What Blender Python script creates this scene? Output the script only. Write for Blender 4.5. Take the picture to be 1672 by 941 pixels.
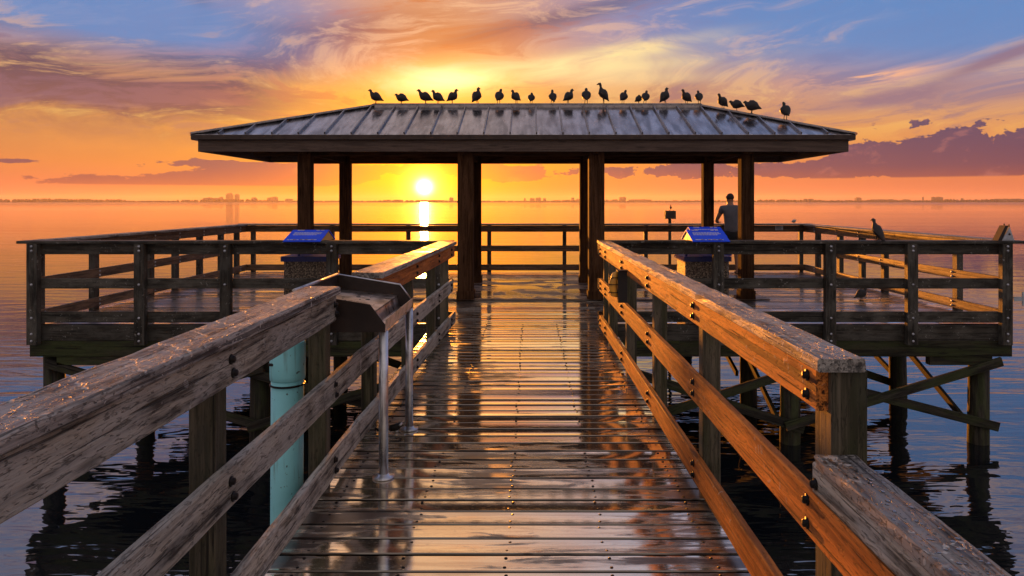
import bpy, bmesh, math, random
from mathutils import Vector, Matrix, Quaternion
random.seed(7)
R = math.radians
for o in list(bpy.data.objects): bpy.data.objects.remove(o)
SC = bpy.context.scene
COL = SC.collection

# ------------------------------------------------------------------ camera
HAZE = 0.65e-4
EYE = 1.56          # eye above the deck (deck top is z = 0)
F = 1170.0          # focal length in photo pixels (1672 wide)
cam = bpy.data.cameras.new('camera')
camo = bpy.data.objects.new('camera', cam); COL.objects.link(camo)
camo.location = (0, 0, EYE); camo.rotation_euler = (R(90), 0, 0)
cam.sensor_width = 36; cam.lens = 36 * F / 1672
cam.shift_x = -30 / 1672; cam.shift_y = -140.5 / 1672
cam.clip_start = 0.05; cam.clip_end = 60000
SC.camera = camo
SC.view_settings.view_transform = 'Standard'; SC.view_settings.look = 'None'
SC.view_settings.exposure = 0.8; SC.view_settings.gamma = 1.0
SC.cycles.max_bounces = 8

def lin(v):
    v = v / 255.0
    return v / 12.92 if v <= .04045 else ((v + .055) / 1.055) ** 2.4
def c3(r, g, b): return (lin(r), lin(g), lin(b), 1)
SUN_AZ, SUN_EL = -8.42, 1.15
def sky_dir(px, py):
    az = math.atan2(px - 866, F); el = math.atan2(330 - py, math.hypot(F, px - 866))
    return math.degrees(az), math.degrees(el)

# ------------------------------------------------------------------ node maths
class V:
    def __init__(s, T, sock): s.T = T; s.s = sock
    def _m(s, op, b=None, c=None, clamp=False): return s.T.m(op, s, b, c, clamp)
    def __add__(s, b): return s._m('ADD', b)
    __radd__ = __add__
    def __mul__(s, b): return s._m('MULTIPLY', b)
    __rmul__ = __mul__
    def __sub__(s, b): return s._m('SUBTRACT', b)
    def __rsub__(s, b): return s.T.m('SUBTRACT', b, s)
    def __truediv__(s, b): return s._m('DIVIDE', b)
class T:
    def __init__(s, tree): s.t = tree; s.n = tree.nodes; s.l = tree.links
    def node(s, kind, **kw):
        n = s.n.new(kind)
        for k, v in kw.items(): setattr(n, k, v)
        return n
    def put(s, sock, v):
        if isinstance(v, V): s.l.new(v.s, sock)
        elif v is not None: sock.default_value = v
    def m(s, op, a, b=None, c=None, clamp=False):
        n = s.node('ShaderNodeMath', operation=op, use_clamp=clamp)
        s.put(n.inputs[0], a); s.put(n.inputs[1], b)
        if c is not None: s.put(n.inputs[2], c)
        return V(s, n.outputs[0])
    def vec(s, x, y, z=0.0):
        n = s.node('ShaderNodeCombineXYZ'); s.put(n.inputs[0], x); s.put(n.inputs[1], y); s.put(n.inputs[2], z)
        return V(s, n.outputs[0])
    def sep(s, v):
        n = s.node('ShaderNodeSeparateXYZ'); s.put(n.inputs[0], v); return [V(s, o) for o in n.outputs]
    def vmul(s, v, k):
        n = s.node('ShaderNodeVectorMath', operation='MULTIPLY'); s.put(n.inputs[0], v); n.inputs[1].default_value = k
        return V(s, n.outputs[0])
    def vadd(s, v, k):
        n = s.node('ShaderNodeVectorMath', operation='ADD'); s.put(n.inputs[0], v); s.put(n.inputs[1], k)
        return V(s, n.outputs[0])
    def noise(s, v, scale=1.0, detail=4.0, rough=.55, dist=0.0, dim='3D', col=False):
        n = s.node('ShaderNodeTexNoise', noise_dimensions=dim); s.put(n.inputs['Vector'], v)
        n.inputs['Scale'].default_value = scale; n.inputs['Detail'].default_value = detail
        n.inputs['Roughness'].default_value = rough; n.inputs['Distortion'].default_value = dist
        return V(s, n.outputs['Color' if col else 'Fac'])
    def voro(s, v, scale=1.0, rnd=1.0, feature='F1', out='Distance'):
        n = s.node('ShaderNodeTexVoronoi', feature=feature); s.put(n.inputs['Vector'], v)
        n.inputs['Scale'].default_value = scale; n.inputs['Randomness'].default_value = rnd
        return V(s, n.outputs[out])
    def ss(s, v, a, b, lo=0.0, hi=1.0, kind='SMOOTHSTEP'):
        n = s.node('ShaderNodeMapRange', interpolation_type=kind); s.put(n.inputs[0], v)
        n.inputs[1].default_value = a; n.inputs[2].default_value = b
        n.inputs[3].default_value = lo; n.inputs[4].default_value = hi
        return V(s, n.outputs[0])
    def ramp(s, v, stops, lo=0.0, hi=1.0):
        n = s.node('ShaderNodeValToRGB'); s.put(n.inputs[0], s.ss(v, lo, hi, kind='LINEAR'))
        e = n.color_ramp.elements
        while len(e) < len(stops): e.new(.5)
        for q, (p, c) in zip(e, stops): q.position = (p - lo) / (hi - lo); q.color = c
        return V(s, n.outputs[0])
    def mix(s, f, a, b, mode='MIX'):
        n = s.node('ShaderNodeMix', data_type='RGBA', blend_type=mode)
        s.put(n.inputs[0], f); s.put(n.inputs[6], a); s.put(n.inputs[7], b)
        return V(s, n.outputs[2])
    def gauss(s, x, y, cx, cy, sx, sy, shear=0.0):   # elliptical blob
        dx = (x - cx) * (1 / sx); dy = ((y - cy) - (x - cx) * shear) * (1 / sy)
        return s.m('EXPONENT', (dx * dx + dy * dy) * -1.0)

# ------------------------------------------------------------------ sky (world)
W = bpy.data.worlds.new('World'); SC.world = W; W.use_nodes = True
W.node_tree.nodes.clear()
t = T(W.node_tree)
tc = t.node('ShaderNodeTexCoord')
X, Y, Z = t.sep(V(t, tc.outputs['Generated']))
D = 180 / math.pi
U = t.m('ARCTAN2', X, Y) * D
E = t.m('ARCSINE', Z) * D
far = t.ramp(E, [(-1, c3(226, 118, 88)), (1.2, c3(220, 118, 82)), (3, c3(222, 134, 74)), (6, c3(228, 156, 82)), (9, c3(206, 146, 108)),
                 (11.5, c3(136, 130, 160)), (15, c3(82, 120, 182)), (19, c3(150, 152, 184)), (26, c3(134, 158, 204)), (50, c3(126, 124, 146)), (90, c3(110, 112, 140))], -1, 90)
near = t.ramp(E, [(-1, c3(255, 116, 10)), (1, c3(255, 140, 6)), (2.6, c3(255, 166, 20)), (5.5, c3(255, 182, 40)), (8, c3(255, 186, 64)), (10.5, c3(248, 172, 82)),
                  (13, c3(248, 172, 104)), (16, c3(226, 166, 128)), (22, c3(246, 196, 146)), (32, c3(196, 172, 160)), (90, c3(110, 112, 140))], -1, 90)
dU = U - SUN_AZ
wn = t.m('EXPONENT', (dU * dU) * (-1 / (14.5 * 14.5)))
base = t.mix(wn, far, near)
wn2 = t.m('EXPONENT', (dU * dU) * (-1 / (8.5 * 8.5)))
# behind the camera the sky is pale, brightened to fill front faces
back = t.ss(Y, .25, -.6)
base = t.mix(back * .85, base, c3(196, 182, 176))
# warped coordinates for cirrus
wv = t.noise(t.vec(U * .035, E * .10, 3.3), 1.0, 3, .5, col=True)
wx, wy, wz = t.sep(wv)
u2 = U * .05 + wx * 1.6; e2 = E * .20 - U * .018 + wy * 1.7
ci = t.noise(t.vec(u2, e2, 1.7), 1.25, 7, .62, .35)
ci2 = t.noise(t.vec(u2 * 1.5 + 7, e2 * 1.7, 9.1), 1.7, 9, .68, .35)
def B(px, py, sx, sy, k=1.0, slope=0.0):
    a, e = sky_dir(px, py); return t.gauss(U, E, a, e, sx / 20.4, sy / 20.4, slope) * k
# mauve-grey veils, heavier at the upper left
veil = B(90, 110, 260, 60, 1.0, .0) + B(375, 85, 90, 44, 1.5, .1) + B(330, 20, 16, 50, .8, -1.2) + B(570, 52, 190, 34, .9, .15) + B(230, 175, 260, 45, .7) + B(900, 34, 240, 16, .8, .22) + B(40, 260, 160, 20, .45) + B(1130, 165, 260, 40, .35)
veil = t.m('MINIMUM', veil, 1.25)
dens = t.ss(ci * .7 + ci2 * .3, .38, .54) * veil * t.ss(E, 2.5, 5)
vcol = t.mix(wn2, c3(74, 64, 92), c3(172, 98, 62))
vcol = t.mix(t.ss(E, 11, 5) * .45, vcol, c3(188, 112, 74))
skyc = t.mix(t.m('MINIMUM', dens * .95, .96), base, vcol)
# general fine cirrus modulation, everywhere above the bank
mod = t.ss(ci2, .50, .63) * t.ss(E, 3.5, 6.5) * t.ss(E, 32, 16) * (1.0 - back)
skyc = t.mix(mod * .55, skyc, t.mix(t.ss(E, 5, 13), c3(255, 196, 96), c3(250, 196, 150)))
mod2 = t.ss(ci2, .49, .38) * t.ss(E, 3.5, 6.5) * t.ss(E, 40, 20)
skyc = t.mix(mod2 * .62, skyc, t.mix(wn, c3(136, 100, 116), c3(214, 118, 48)))
# blue clearing upper right and upper left corner
blue = B(1560, 20, 330, 95, 1.1, -.05) + B(100, 0, 260, 40, 1.7, -.1) + B(450, 10, 120, 30, .5) + B(1150, 40, 200, 50, .35)
skyc = t.mix(t.m('MINIMUM', blue * (1.0 - t.ss(ci2, .5, .75) * .6), .9), skyc, c3(92, 138, 196))
# bright cirrus streaks above the roof
stk = (B(1010, 88, 120, 11, 1.0, .10) + B(960, 112, 210, 14, .9, .04) + B(1080, 66, 90, 8, .5, .08) + B(1060, 128, 160, 10, .4)) * t.ss(ci, .36, .60)
skyc = t.mix(t.m('MINIMUM', stk * .95, 1.0), skyc, c3(255, 226, 160))
# small sunlit and purple shreds on the right
sh1 = (B(1380, 128, 70, 8, 1.0, .02) + B(1460, 120, 60, 10, .6, .1)) * t.ss(ci2, .42, .56)
skyc = t.mix(t.m('MINIMUM', sh1 * .9, 1.0), skyc, c3(250, 182, 140))
sh2 = (B(1640, 92, 80, 9, 1.3, .32) + B(1450, 160, 120, 11, 1.1, .10) + B(1600, 158, 110, 8, .9, .03)) * t.ss(ci2, .36, .54)
skyc = t.mix(t.m('MINIMUM', sh2 * .8, .85), skyc, c3(142, 112, 132))
# low cumulus bank with flat bases
cb = t.noise(t.vec(U * .28, E * 1.0, 5.5), 1.0, 9, .58, .25)
cb3 = t.noise(t.vec(U * .42 + 11, E * .75, 2.2), 1.0, 9, .60, .3)
cb2 = t.noise(t.vec(U * .55 + 3, E * 1.6, 15.5), 1.0, 9, .6, .15)
a_, eb = sky_dir(400, 303)
flat = t.ss(E, eb - .10, eb + .06)
bandL = flat * t.ss(E, 3.4, 1.9) * t.ss(U, -5.2, -9.5) * t.ss(U, -38, -31)
covL = t.ss(cb * .62 + cb2 * .38 + bandL * .16, .57, .62) * bandL
a_, er = sky_dir(1500, 290)
flatr = t.ss(E, er - .05, er + .10)
topr = B(1520, 250, 105, 38, 1.05) + B(1400, 270, 100, 17, .66) + B(1668, 260, 60, 34, .95) + B(1290, 280, 130, 10, .58) + B(1010, 283, 330, 12, .54) + B(1120, 272, 90, 13, .4)
covR = t.ss(topr + (cb3 - .5) * 2.6 + (cb2 - .5) * .9, .46, .55) * flatr * t.ss(topr, .08, .25)
topm = B(520, 285, 110, 16, .9) + B(350, 268, 90, 7, .9) + B(720, 276, 120, 11, .8) + B(830, 285, 80, 14, .85) + B(250, 296, 170, 11, .8) + B(400, 292, 90, 13, .8) + B(20, 262, 50, 4, .8)
covM = t.ss(topm + (cb2 - .5) * 1.6 + (cb - .5) * .8, .40, .52) * flat * t.ss(topm, .08, .25)
covL = covM
cov = t.m('MAXIMUM', covL * .9, covR * .97)
ccol = t.mix(wn2, t.ramp(E, [(1.2, c3(140, 66, 70)), (2.6, c3(98, 62, 90)), (5.5, c3(84, 68, 102))], 1, 6), t.ramp(E, [(1.2, c3(240, 112, 24)), (3, c3(206, 100, 30))], 1, 4))
ccol = t.mix(t.ss(cb3, .58, .70) * .28, ccol, t.mix(wn, c3(206, 128, 116), c3(255, 160, 50)))
skyc = t.mix(cov, skyc, ccol)
# halo, sun disc, and the lit veil above the roof
dE = E - SUN_EL
d2 = dU * dU + dE * dE
def halo(s, k, rgb):
    g = t.m('EXPONENT', d2 * (-1 / (s * s))) * k
    n = t.node('ShaderNodeVectorMath', operation='SCALE'); n.inputs[0].default_value = rgb; t.put(n.inputs[3], g)
    return V(t, n.outputs[0])
def gl(g, rgb):
    n = t.node('ShaderNodeVectorMath', operation='SCALE'); n.inputs[0].default_value = rgb; t.put(n.inputs[3], g)
    return V(t, n.outputs[0])
acc = skyc
for h in (halo(.52, 9.0, (1, .80, .42)), halo(1.35, 2.5, (1, .70, .12)), halo(3.2, .50, (1.2, .46, .0)), halo(9.0, .10, (1, .42, .03)), halo(6.5, .85, (2.4, .42, .0)),
          gl(B(725, 132, 80, 20, 1.0, .04) * t.ss(ci2, .25, .6, .55, 1.0), (1, .74, .34)), gl(B(850, 120, 150, 36, .16, .02), (1, .66, .2))):
    acc = t.vadd(acc, h)
# a faint physical sky underneath
ns = t.node('ShaderNodeTexSky', sky_type='NISHITA', sun_disc=False)
ns.sun_elevation = R(SUN_EL); ns.sun_rotation = R(SUN_AZ)
bg = t.node('ShaderNodeBackground'); t.put(bg.inputs[0], acc); bg.inputs[1].default_value = .574
bg2 = t.node('ShaderNodeBackground'); t.l.new(ns.outputs[0], bg2.inputs[0]); bg2.inputs[1].default_value = .004
ad = t.node('ShaderNodeAddShader'); t.l.new(bg.outputs[0], ad.inputs[0]); t.l.new(bg2.outputs[0], ad.inputs[1])
wo = t.node('ShaderNodeOutputWorld'); t.l.new(ad.outputs[0], wo.inputs[0])

# ------------------------------------------------------------------ sun
sl = bpy.data.lights.new('sun', 'SUN'); so = bpy.data.objects.new('sun', sl); COL.objects.link(so)
sl.energy = 5.0; sl.angle = R(.6); sl.color = (1.0, .31, .035)
sd = Vector((math.sin(R(SUN_AZ)) * math.cos(R(SUN_EL)), math.cos(R(SUN_AZ)) * math.cos(R(SUN_EL)), math.sin(R(SUN_EL))))
so.rotation_euler = sd.to_track_quat('Z', 'Y').to_euler()
so.location = (-30, 200, 8)

# ------------------------------------------------------------------ materials
def mat(name, fn):
    m = bpy.data.materials.new(name); m.use_nodes = True; m.node_tree.nodes.clear()
    q = T(m.node_tree)
    out = q.node('ShaderNodeOutputMaterial'); p = q.node('ShaderNodeBsdfPrincipled')
    q.l.new(p.outputs[0], out.inputs[0]); fn(q, p)
    return m
def bump(q, p, h, strength=.5, dist=.01):
    b = q.node('ShaderNodeBump'); b.inputs['Strength'].default_value = strength; b.inputs['Distance'].default_value = dist
    q.put(b.inputs['Height'], h); q.l.new(b.outputs[0], p.inputs['Normal'])
def wood(name, dark, light, rough=.62, grey=None, greyamt=.0, moss=0.0, specks=0.0, wet=0.0, crack=.8, bdist=.004, seams=0.0, spec=.28):
    def fn(q, p):
        at = q.node('ShaderNodeAttribute', attribute_name='gv'); g = V(q, at.outputs['Vector'])
        bi = q.node('ShaderNodeAttribute', attribute_name='bid'); rb = V(q, bi.outputs['Fac'])
        geo = q.node('ShaderNodeNewGeometry'); nx, ny, nz = q.sep(V(q, geo.outputs['Normal']))
        pos = V(q, geo.outputs['Position'])
        med = q.noise(q.vmul(g, (1.3, 13, 13)), 1, 4, .6, 1.4)
        fine = q.noise(q.vmul(g, (5, 150, 150)), 1, 5, .65)
        gr = q.noise(q.vmul(g, (1.6, 48, 48)), 1, 3, .5, .6)
        blot = q.noise(q.vmul(g, (3.0, 6, 6)), 1, 5, .6)
        c = q.mix(q.ss(med * .5 + fine * .22 + gr * .28, .40, .60), dark, light)
        if grey: c = q.mix(q.ss(blot, .40, .62) * greyamt, c, grey)
        if moss: c = q.mix(q.ss(q.noise(q.vmul(g, (1.4, 7, 7)), 1, 5, .6), .42, .60) * moss, c, (.045, .060, .016, 1))
        k = q.voro(q.vmul(g, (1.7, 9.0, 9.0)), 1.0)
        kn = q.ss(k, .17, .08)
        c = q.mix(kn * .65, c, tuple(x * .35 for x in dark[:3]) + (1,))
        cr = q.ss(q.noise(q.vmul(g, (1.1, 75, 75)), 1, 2, .5, .3), .645, .70) * crack
        c = q.mix(cr * .8, c, (.008, .006, .005, 1))
        fk = q.ss(q.noise(q.vmul(g, (20, 110, 110)), 1, 4, .65, 1.0), .56, .64); c = q.mix(fk * .5, c, tuple(x * .45 for x in dark[:3]) + (1,))
        spl = q.ss(q.noise(q.vmul(g, (.55, 34, 34)), 1, 2, .5, .2), .660, .685) * crack; c = q.mix(spl * .9, c, (.006, .005, .004, 1))
        # weather stains with a shape of their own
        st = q.ss(q.noise(q.vmul(g, (9, 30, 30)), 1, 4, .6, 1.0), .60, .70)
        c = q.mix(st * .45, c, tuple(x * .3 for x in dark[:3]) + (1,))
        tint = q.ss(rb, 0, 1, .72, 1.22, kind='LINEAR')
        c = q.mix(1.0, c, q.vec(tint, tint, tint), 'MULTIPLY')
        rgh = q.ss(fine, .3, .7, rough - .10, rough + .12, kind='LINEAR')
        h = fine * .25 + gr * .5 + med * .25 - cr * 1.2 - kn * .25 - fk * .35 - spl * 2.2
        if specks:
            sp = q.ss(q.noise(pos, 30, 3, .5, .8), .63, .66) * q.ss(q.noise(pos, 4, 2), .48, .60)
            c = q.mix(sp * specks, c, (.55, .54, .50, 1)); h = h + sp * .3
        if seams:
            fl = q.ss(q.noise(q.vmul(pos, (1, .7, 1)), 70, 2, .5, .4), .62, .66); c = q.mix(fl * .6, c, (.02, .016, .012, 1)); h = h - fl * .7
            fw = q.ss(q.noise(q.vmul(pos, (1, .5, 1)), 48, 2, .5, .9), .66, .69); c = q.mix(fw * .7, c, (.58, .55, .50, 1)); h = h + fw * .5
            gx, gy, gz = q.sep(g)
            wob = q.noise(q.vmul(g, (1.2, 9, 9)), 1, 3, .6)
            ln = q.ss(q.m('ABSOLUTE', q.m('FRACT', gx * 4.3 + wob * 1.6 + gy * 2.2) - .5), .050, .010) * q.ss(q.noise(pos, 9, 3, .6), .42, .50) * q.ss(nz, .6, .9)
            c = q.mix(ln * .75, c, (.60, .57, .52, 1)); h = h + ln * .5
        if wet:
            up = q.ss(nz, .6, .9)
            pud = q.ss(q.noise(q.vmul(pos, (1, 1, .05)), 7, 4, .55, .5), .47, .56) * up * wet
            c = q.mix(pud * .5, c, (.02, .018, .016, 1))
            rgh = rgh * (1.0 - pud * .80)
            h = h * (1.0 - pud * .75)
        q.put(p.inputs['Base Color'], c); q.put(p.inputs['Roughness'], rgh); p.inputs['Specular IOR Level'].default_value = .5 if wet else spec
        bump(q, p, h, 1.0, bdist)
    return mat(name, fn)
M = {}
WZ = EYE - 3.13
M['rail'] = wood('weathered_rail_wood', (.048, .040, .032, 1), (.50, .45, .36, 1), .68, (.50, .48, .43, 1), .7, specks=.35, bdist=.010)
M['rail_lit'] = wood('sun_tinted_rail_wood', (.26, .068, .012, 1), (.72, .225, .034, 1), .72, (.46, .19, .06, 1), .25, specks=.3, bdist=.005)  # rail wood with the orange sun glow put into its colour
M['cap'] = wood('wet_cap_wood', (.045, .042, .038, 1), (.36, .335, .30, 1), .66, (.46, .44, .41, 1), .6, specks=1.0, wet=.45, bdist=.007, seams=1.0)
M['post'] = wood('treated_post_wood', (.040, .036, .020, 1), (.15, .125, .085, 1), .7, (.08, .075, .06, 1), .5, moss=.35)
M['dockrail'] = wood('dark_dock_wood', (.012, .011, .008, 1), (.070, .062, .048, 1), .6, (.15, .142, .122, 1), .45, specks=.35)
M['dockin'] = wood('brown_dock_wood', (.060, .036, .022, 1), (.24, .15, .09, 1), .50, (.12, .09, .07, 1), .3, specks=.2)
M['beam'] = wood('mossy_beam_wood', (.012, .012, .007, 1), (.055, .052, .030, 1), .75, None, 0, moss=.7)
M['pile'] = wood('piling_wood', (.010, .009, .007, 1), (.050, .045, .033, 1), .75, None, 0, moss=.6)
M['pavpost'] = wood('stained_pavilion_wood', (.030, .015, .008, 1), (.085, .044, .024, 1), .85, None, 0, crack=.25, bdist=.002, spec=.03)
M['fascia'] = wood('stained_fascia_wood', (.055, .036, .028, 1), (.105, .074, .058, 1), .5, None, 0, crack=.12, bdist=.0012)
def deckfn(q, p):
    at = q.node('ShaderNodeAttribute', attribute_name='gv'); g = V(q, at.outputs['Vector'])
    bi = q.node('ShaderNodeAttribute', attribute_name='bid'); rb = V(q, bi.outputs['Fac'])
    geo = q.node('ShaderNodeNewGeometry'); pos = V(q, geo.outputs['Position'])
    fine = q.noise(q.vmul(g, (4, 130, 130)), 1, 5, .6)
    med = q.noise(q.vmul(g, (1.2, 16, 16)), 1, 4, .6, 1.2)
    c = q.mix(q.ss(med * .6 + fine * .4, .38, .62), (.012, .007, .004, 1), (.070, .040, .025, 1))
    tint = q.ss(rb, 0, 1, .7, 1.3, kind='LINEAR')
    c = q.mix(1.0, c, q.vec(tint, tint, tint), 'MULTIPLY')
    c = q.mix(q.ss(q.noise(pos, 40, 2, .5), .70, .73) * .5, c, (.35, .30, .24, 1))
    big = q.noise(q.vmul(pos, (.9, 1.3, 1)), 1.0, 5, .6, .4)
    loc = q.noise(q.vmul(g, (2.6, 18, 5)), 1.0, 5, .62, .8)
    px_, py_, pz_ = q.sep(pos)
    mid_ = q.ss(q.m('ABSOLUTE', px_ + .05), .55, .95)
    wetm = q.ss(big * .55 + loc * .45 - mid_ * .085, .39, .47)
    drop = q.ss(q.noise(pos, 55, 2, .5), .60, .66)
    rough = q.ss(wetm, 0, 1, .36, .09, kind='LINEAR') + drop * .05
    h = (fine * .5 + med * .9) * q.ss(wetm, 0, 1, 1.0, .16, kind='LINEAR') + q.noise(pos, 3.2, 3, .5) * .25 * wetm + drop * .05
    gx_, gy_, gz_ = q.sep(V(q, geo.outputs['Normal']))
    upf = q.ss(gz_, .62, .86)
    c = q.mix(1.0 - upf, c, (.006, .004, .003, 1))  # shade of the plank gaps put into the colour of the plank sides
    film = wetm * .95 * upf
    q.put(p.inputs['Coat Weight'], upf); q.put(p.inputs['Specular IOR Level'], upf * .5)
    c = q.mix(film, c, q.mix(q.ss(med, .40, .60), (.76, .64, .50, 1), (1.0, .90, .72, 1)))
    q.put(p.inputs['Metallic'], film)
    q.put(p.inputs['Base Color'], c); q.put(p.inputs['Roughness'], rough)
    p.inputs['IOR'].default_value = 1.6
    p.inputs['Coat IOR'].default_value = 1.6; q.put(p.inputs['Coat Roughness'], rough * .8)
    bump(q, p, h, .8, .0011)
M['deck'] = mat('wet_deck_wood', deckfn)
def slabfn(q, p):
    geo = q.node('ShaderNodeNewGeometry'); pos = V(q, geo.outputs['Position'])
    n = q.noise(pos, 2.2, 6, .6); w = q.ss(q.noise(q.vmul(pos, (1, 1.6, 1)), 1.4, 5, .6, .6), .44, .54)
    px_, py_, pz_ = q.sep(pos)
    gl_ = q.ss(q.m('ABSOLUTE', q.m('FRACT', px_ * 1.64) - .5), .485, .495)
    c = q.mix(q.ss(n, .35, .65), (.10, .065, .05, 1), (.22, .155, .12, 1)); c = q.mix(gl_ * .7, c, (.03, .02, .015, 1))
    q.put(p.inputs['Base Color'], c); q.put(p.inputs['Roughness'], q.ss(w, 0, 1, .5, .10, kind='LINEAR'))
    bump(q, p, q.noise(pos, 30, 4) * (1.0 - w * .8) - gl_ * .4, .5, .003)
M['slab'] = mat('damp_pavilion_slab', slabfn)
def simple(name, col, rough=.5, metal=0.0, var=.3, bscale=30, bd=.001, coat=0):
    def fn(q, p):
        geo = q.node('ShaderNodeNewGeometry'); pos = V(q, geo.outputs['Position'])
        n = q.noise(pos, 9, 5, .6)
        c = q.mix(q.ss(n, .35, .65), tuple(x * (1 - var) for x in col) + (1,), tuple(min(1, x * (1 + var)) for x in col) + (1,))
        q.put(p.inputs['Base Color'], c); q.put(p.inputs['Roughness'], q.ss(n, .3, .7, max(.03, rough - .1), rough + .12, kind='LINEAR'))
        p.inputs['Metallic'].default_value = metal; p.inputs['Coat Weight'].default_value = coat
        bump(q, p, q.noise(pos, bscale, 4), .5, bd)
    return mat(name, fn)
M['bolt'] = simple('black_iron', (.018, .016, .015), .45, .8)
M['zinc'] = simple('galvanised_bolt', (.45, .46, .48), .35, .9)
M['steel'] = simple('galvanised_tube', (.55, .56, .58), .34, 1.0, .25)
M['tray'] = simple('stained_steel_sheet', (.55, .48, .44), .34, .95, .35, 14, .002)
M['trayside'] = simple('dark_painted_steel', (.024, .015, .012), .5, .2)
def pvcfn(q, p):
    geo = q.node('ShaderNodeNewGeometry'); pos = V(q, geo.outputs['Position']); px_, py_, pz_ = q.sep(pos)
    c = q.mix(q.noise(pos, 6, 5, .6), (.20, .62, .68, 1), (.32, .80, .84, 1))
    c = q.mix(q.ss(q.noise(q.vmul(pos, (22, 22, 1.6)), 1, 5, .6), .56, .68) * .55, c, (.10, .16, .12, 1))
    c = q.mix(q.ss(q.noise(pos, 38, 3, .6), .66, .70) * .8, c, (.04, .05, .04, 1))
    alg = q.ss(pz_ + q.noise(pos, 9, 4) * .35, WZ + .75, WZ + .35)
    c = q.mix(alg * .9, c, (.02, .03, .012, 1))
    q.put(p.inputs['Base Color'], c); p.inputs['Roughness'].default_value = .5
M['pvc'] = mat('turquoise_pipe_plastic', pvcfn)
M['pvc_old'] = simple('turquoise_pipe_plastic', (.26, .72, .78), .45, 0, .22, 12, .001)
M['pebble'] = None
def peb(q, p):
    geo = q.node('ShaderNodeNewGeometry'); pos = V(q, geo.outputs['Position'])
    v = q.voro(pos, 55); c = V(q, q.n[-1].outputs['Color']); r, g2, b = q.sep(c)
    col = q.mix(r, (.07, .055, .04, 1), (.34, .27, .19, 1)); col = q.mix(q.ss(v, .45, .7), col, (.03, .026, .02, 1))
    q.put(p.inputs['Base Color'], col); p.inputs['Roughness'].default_value = .6
    bump(q, p, v * -1.0, 1.0, .008)
M['pebble'] = mat('exposed_pebble_concrete', peb)
M['blue'] = simple('royal_blue_paint', (.002, .075, .95), .55, 0, .08, 20, .0006, 0)
M['navy'] = simple('navy_blue_plastic', (.006, .02, .16), .45)
M['gable_glow'] = simple('glow_tinted_gable', (.62, .36, .10), .5, 0, .12)  # warm light at the hood gable ends, put into the panel colour
M['whitep'] = simple('white_print', (.72, .72, .74), .5, 0, .1)
M['tan'] = simple('faded_print', (.45, .33, .22), .5, 0, .4)
M['grey_sign'] = simple('pale_grey_sign', (.40, .43, .48), .5, 0, .2)
M['black'] = simple('blackened_wood', (.012, .010, .009), .6)
M['amber'] = simple('amber_plastic', (.75, .36, .04), .35, 0, .2)
M['bird'] = simple('dark_feathers', (.020, .017, .017), .6, 0, .4, 120, .002)
M['birdgrey'] = simple('slate_feathers', (.055, .05, .055), .6, 0, .4, 120, .002)
M['birdlight'] = simple('pale_feathers', (.30, .28, .26), .6, 0, .3, 120, .002)
M['skin'] = simple('skin', (.30, .16, .10), .5, 0, .1)
M['hair'] = simple('dark_hair', (.018, .012, .009), .6, 0, .3, 200, .003)
M['shirt'] = simple('grey_cotton', (.10, .105, .125), .85, 0, .12, 60, .003)
M['shorts'] = simple('black_cotton', (.012, .012, .015), .85, 0, .12, 60, .003)
M['shoe'] = simple('shoe_rubber', (.03, .03, .03), .7)
M["basket"] = simple("weathered_slats", (.06, .055, .05), .6, 0, .3)
def rooffn(q, p):
    geo = q.node('ShaderNodeNewGeometry'); pos = V(q, geo.outputs['Position'])
    st = q.noise(q.vmul(pos, (9, 1.6, 1.6)), 1, 5, .6); bl = q.noise(pos, 2.2, 4)
    sp = q.ss(q.noise(pos, 20, 2, .5), .68, .72)
    c = q.mix(q.ss(st, .35, .65), (.20, .20, .23, 1), (.56, .56, .61, 1)); c = q.mix(sp * .7, c, (.10, .08, .07, 1)); c = q.mix(q.ss(bl, .5, .62) * .35, c, (.34, .30, .32, 1))
    dr = q.ss(q.noise(q.vmul(pos, (26, 2.2, 2.2)), 1, 4, .6), .63, .68) * q.ss(q.noise(pos, 2.5, 3), .44, .56)
    c = q.mix(dr * .6, c, (.75, .73, .68, 1)); sp = sp + dr * .8
    q.put(p.inputs['Base Color'], c); p.inputs['Metallic'].default_value = .9
    q.put(p.inputs['Roughness'], q.ss(st * .5 + bl * .5, .35, .65, .10, .24, kind='LINEAR') + sp * .3)
    bump(q, p, bl * .7 + st * .10, .45, .006)
M['roof'] = mat('wet_standing_seam_metal', rooffn)
M['rib'] = simple('brown_grey_metal_trim', (.30, .28, .28), .30, .8, .25)
M['drip'] = simple('dark_bronze_gutter', (.045, .032, .028), .35, .5)
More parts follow.
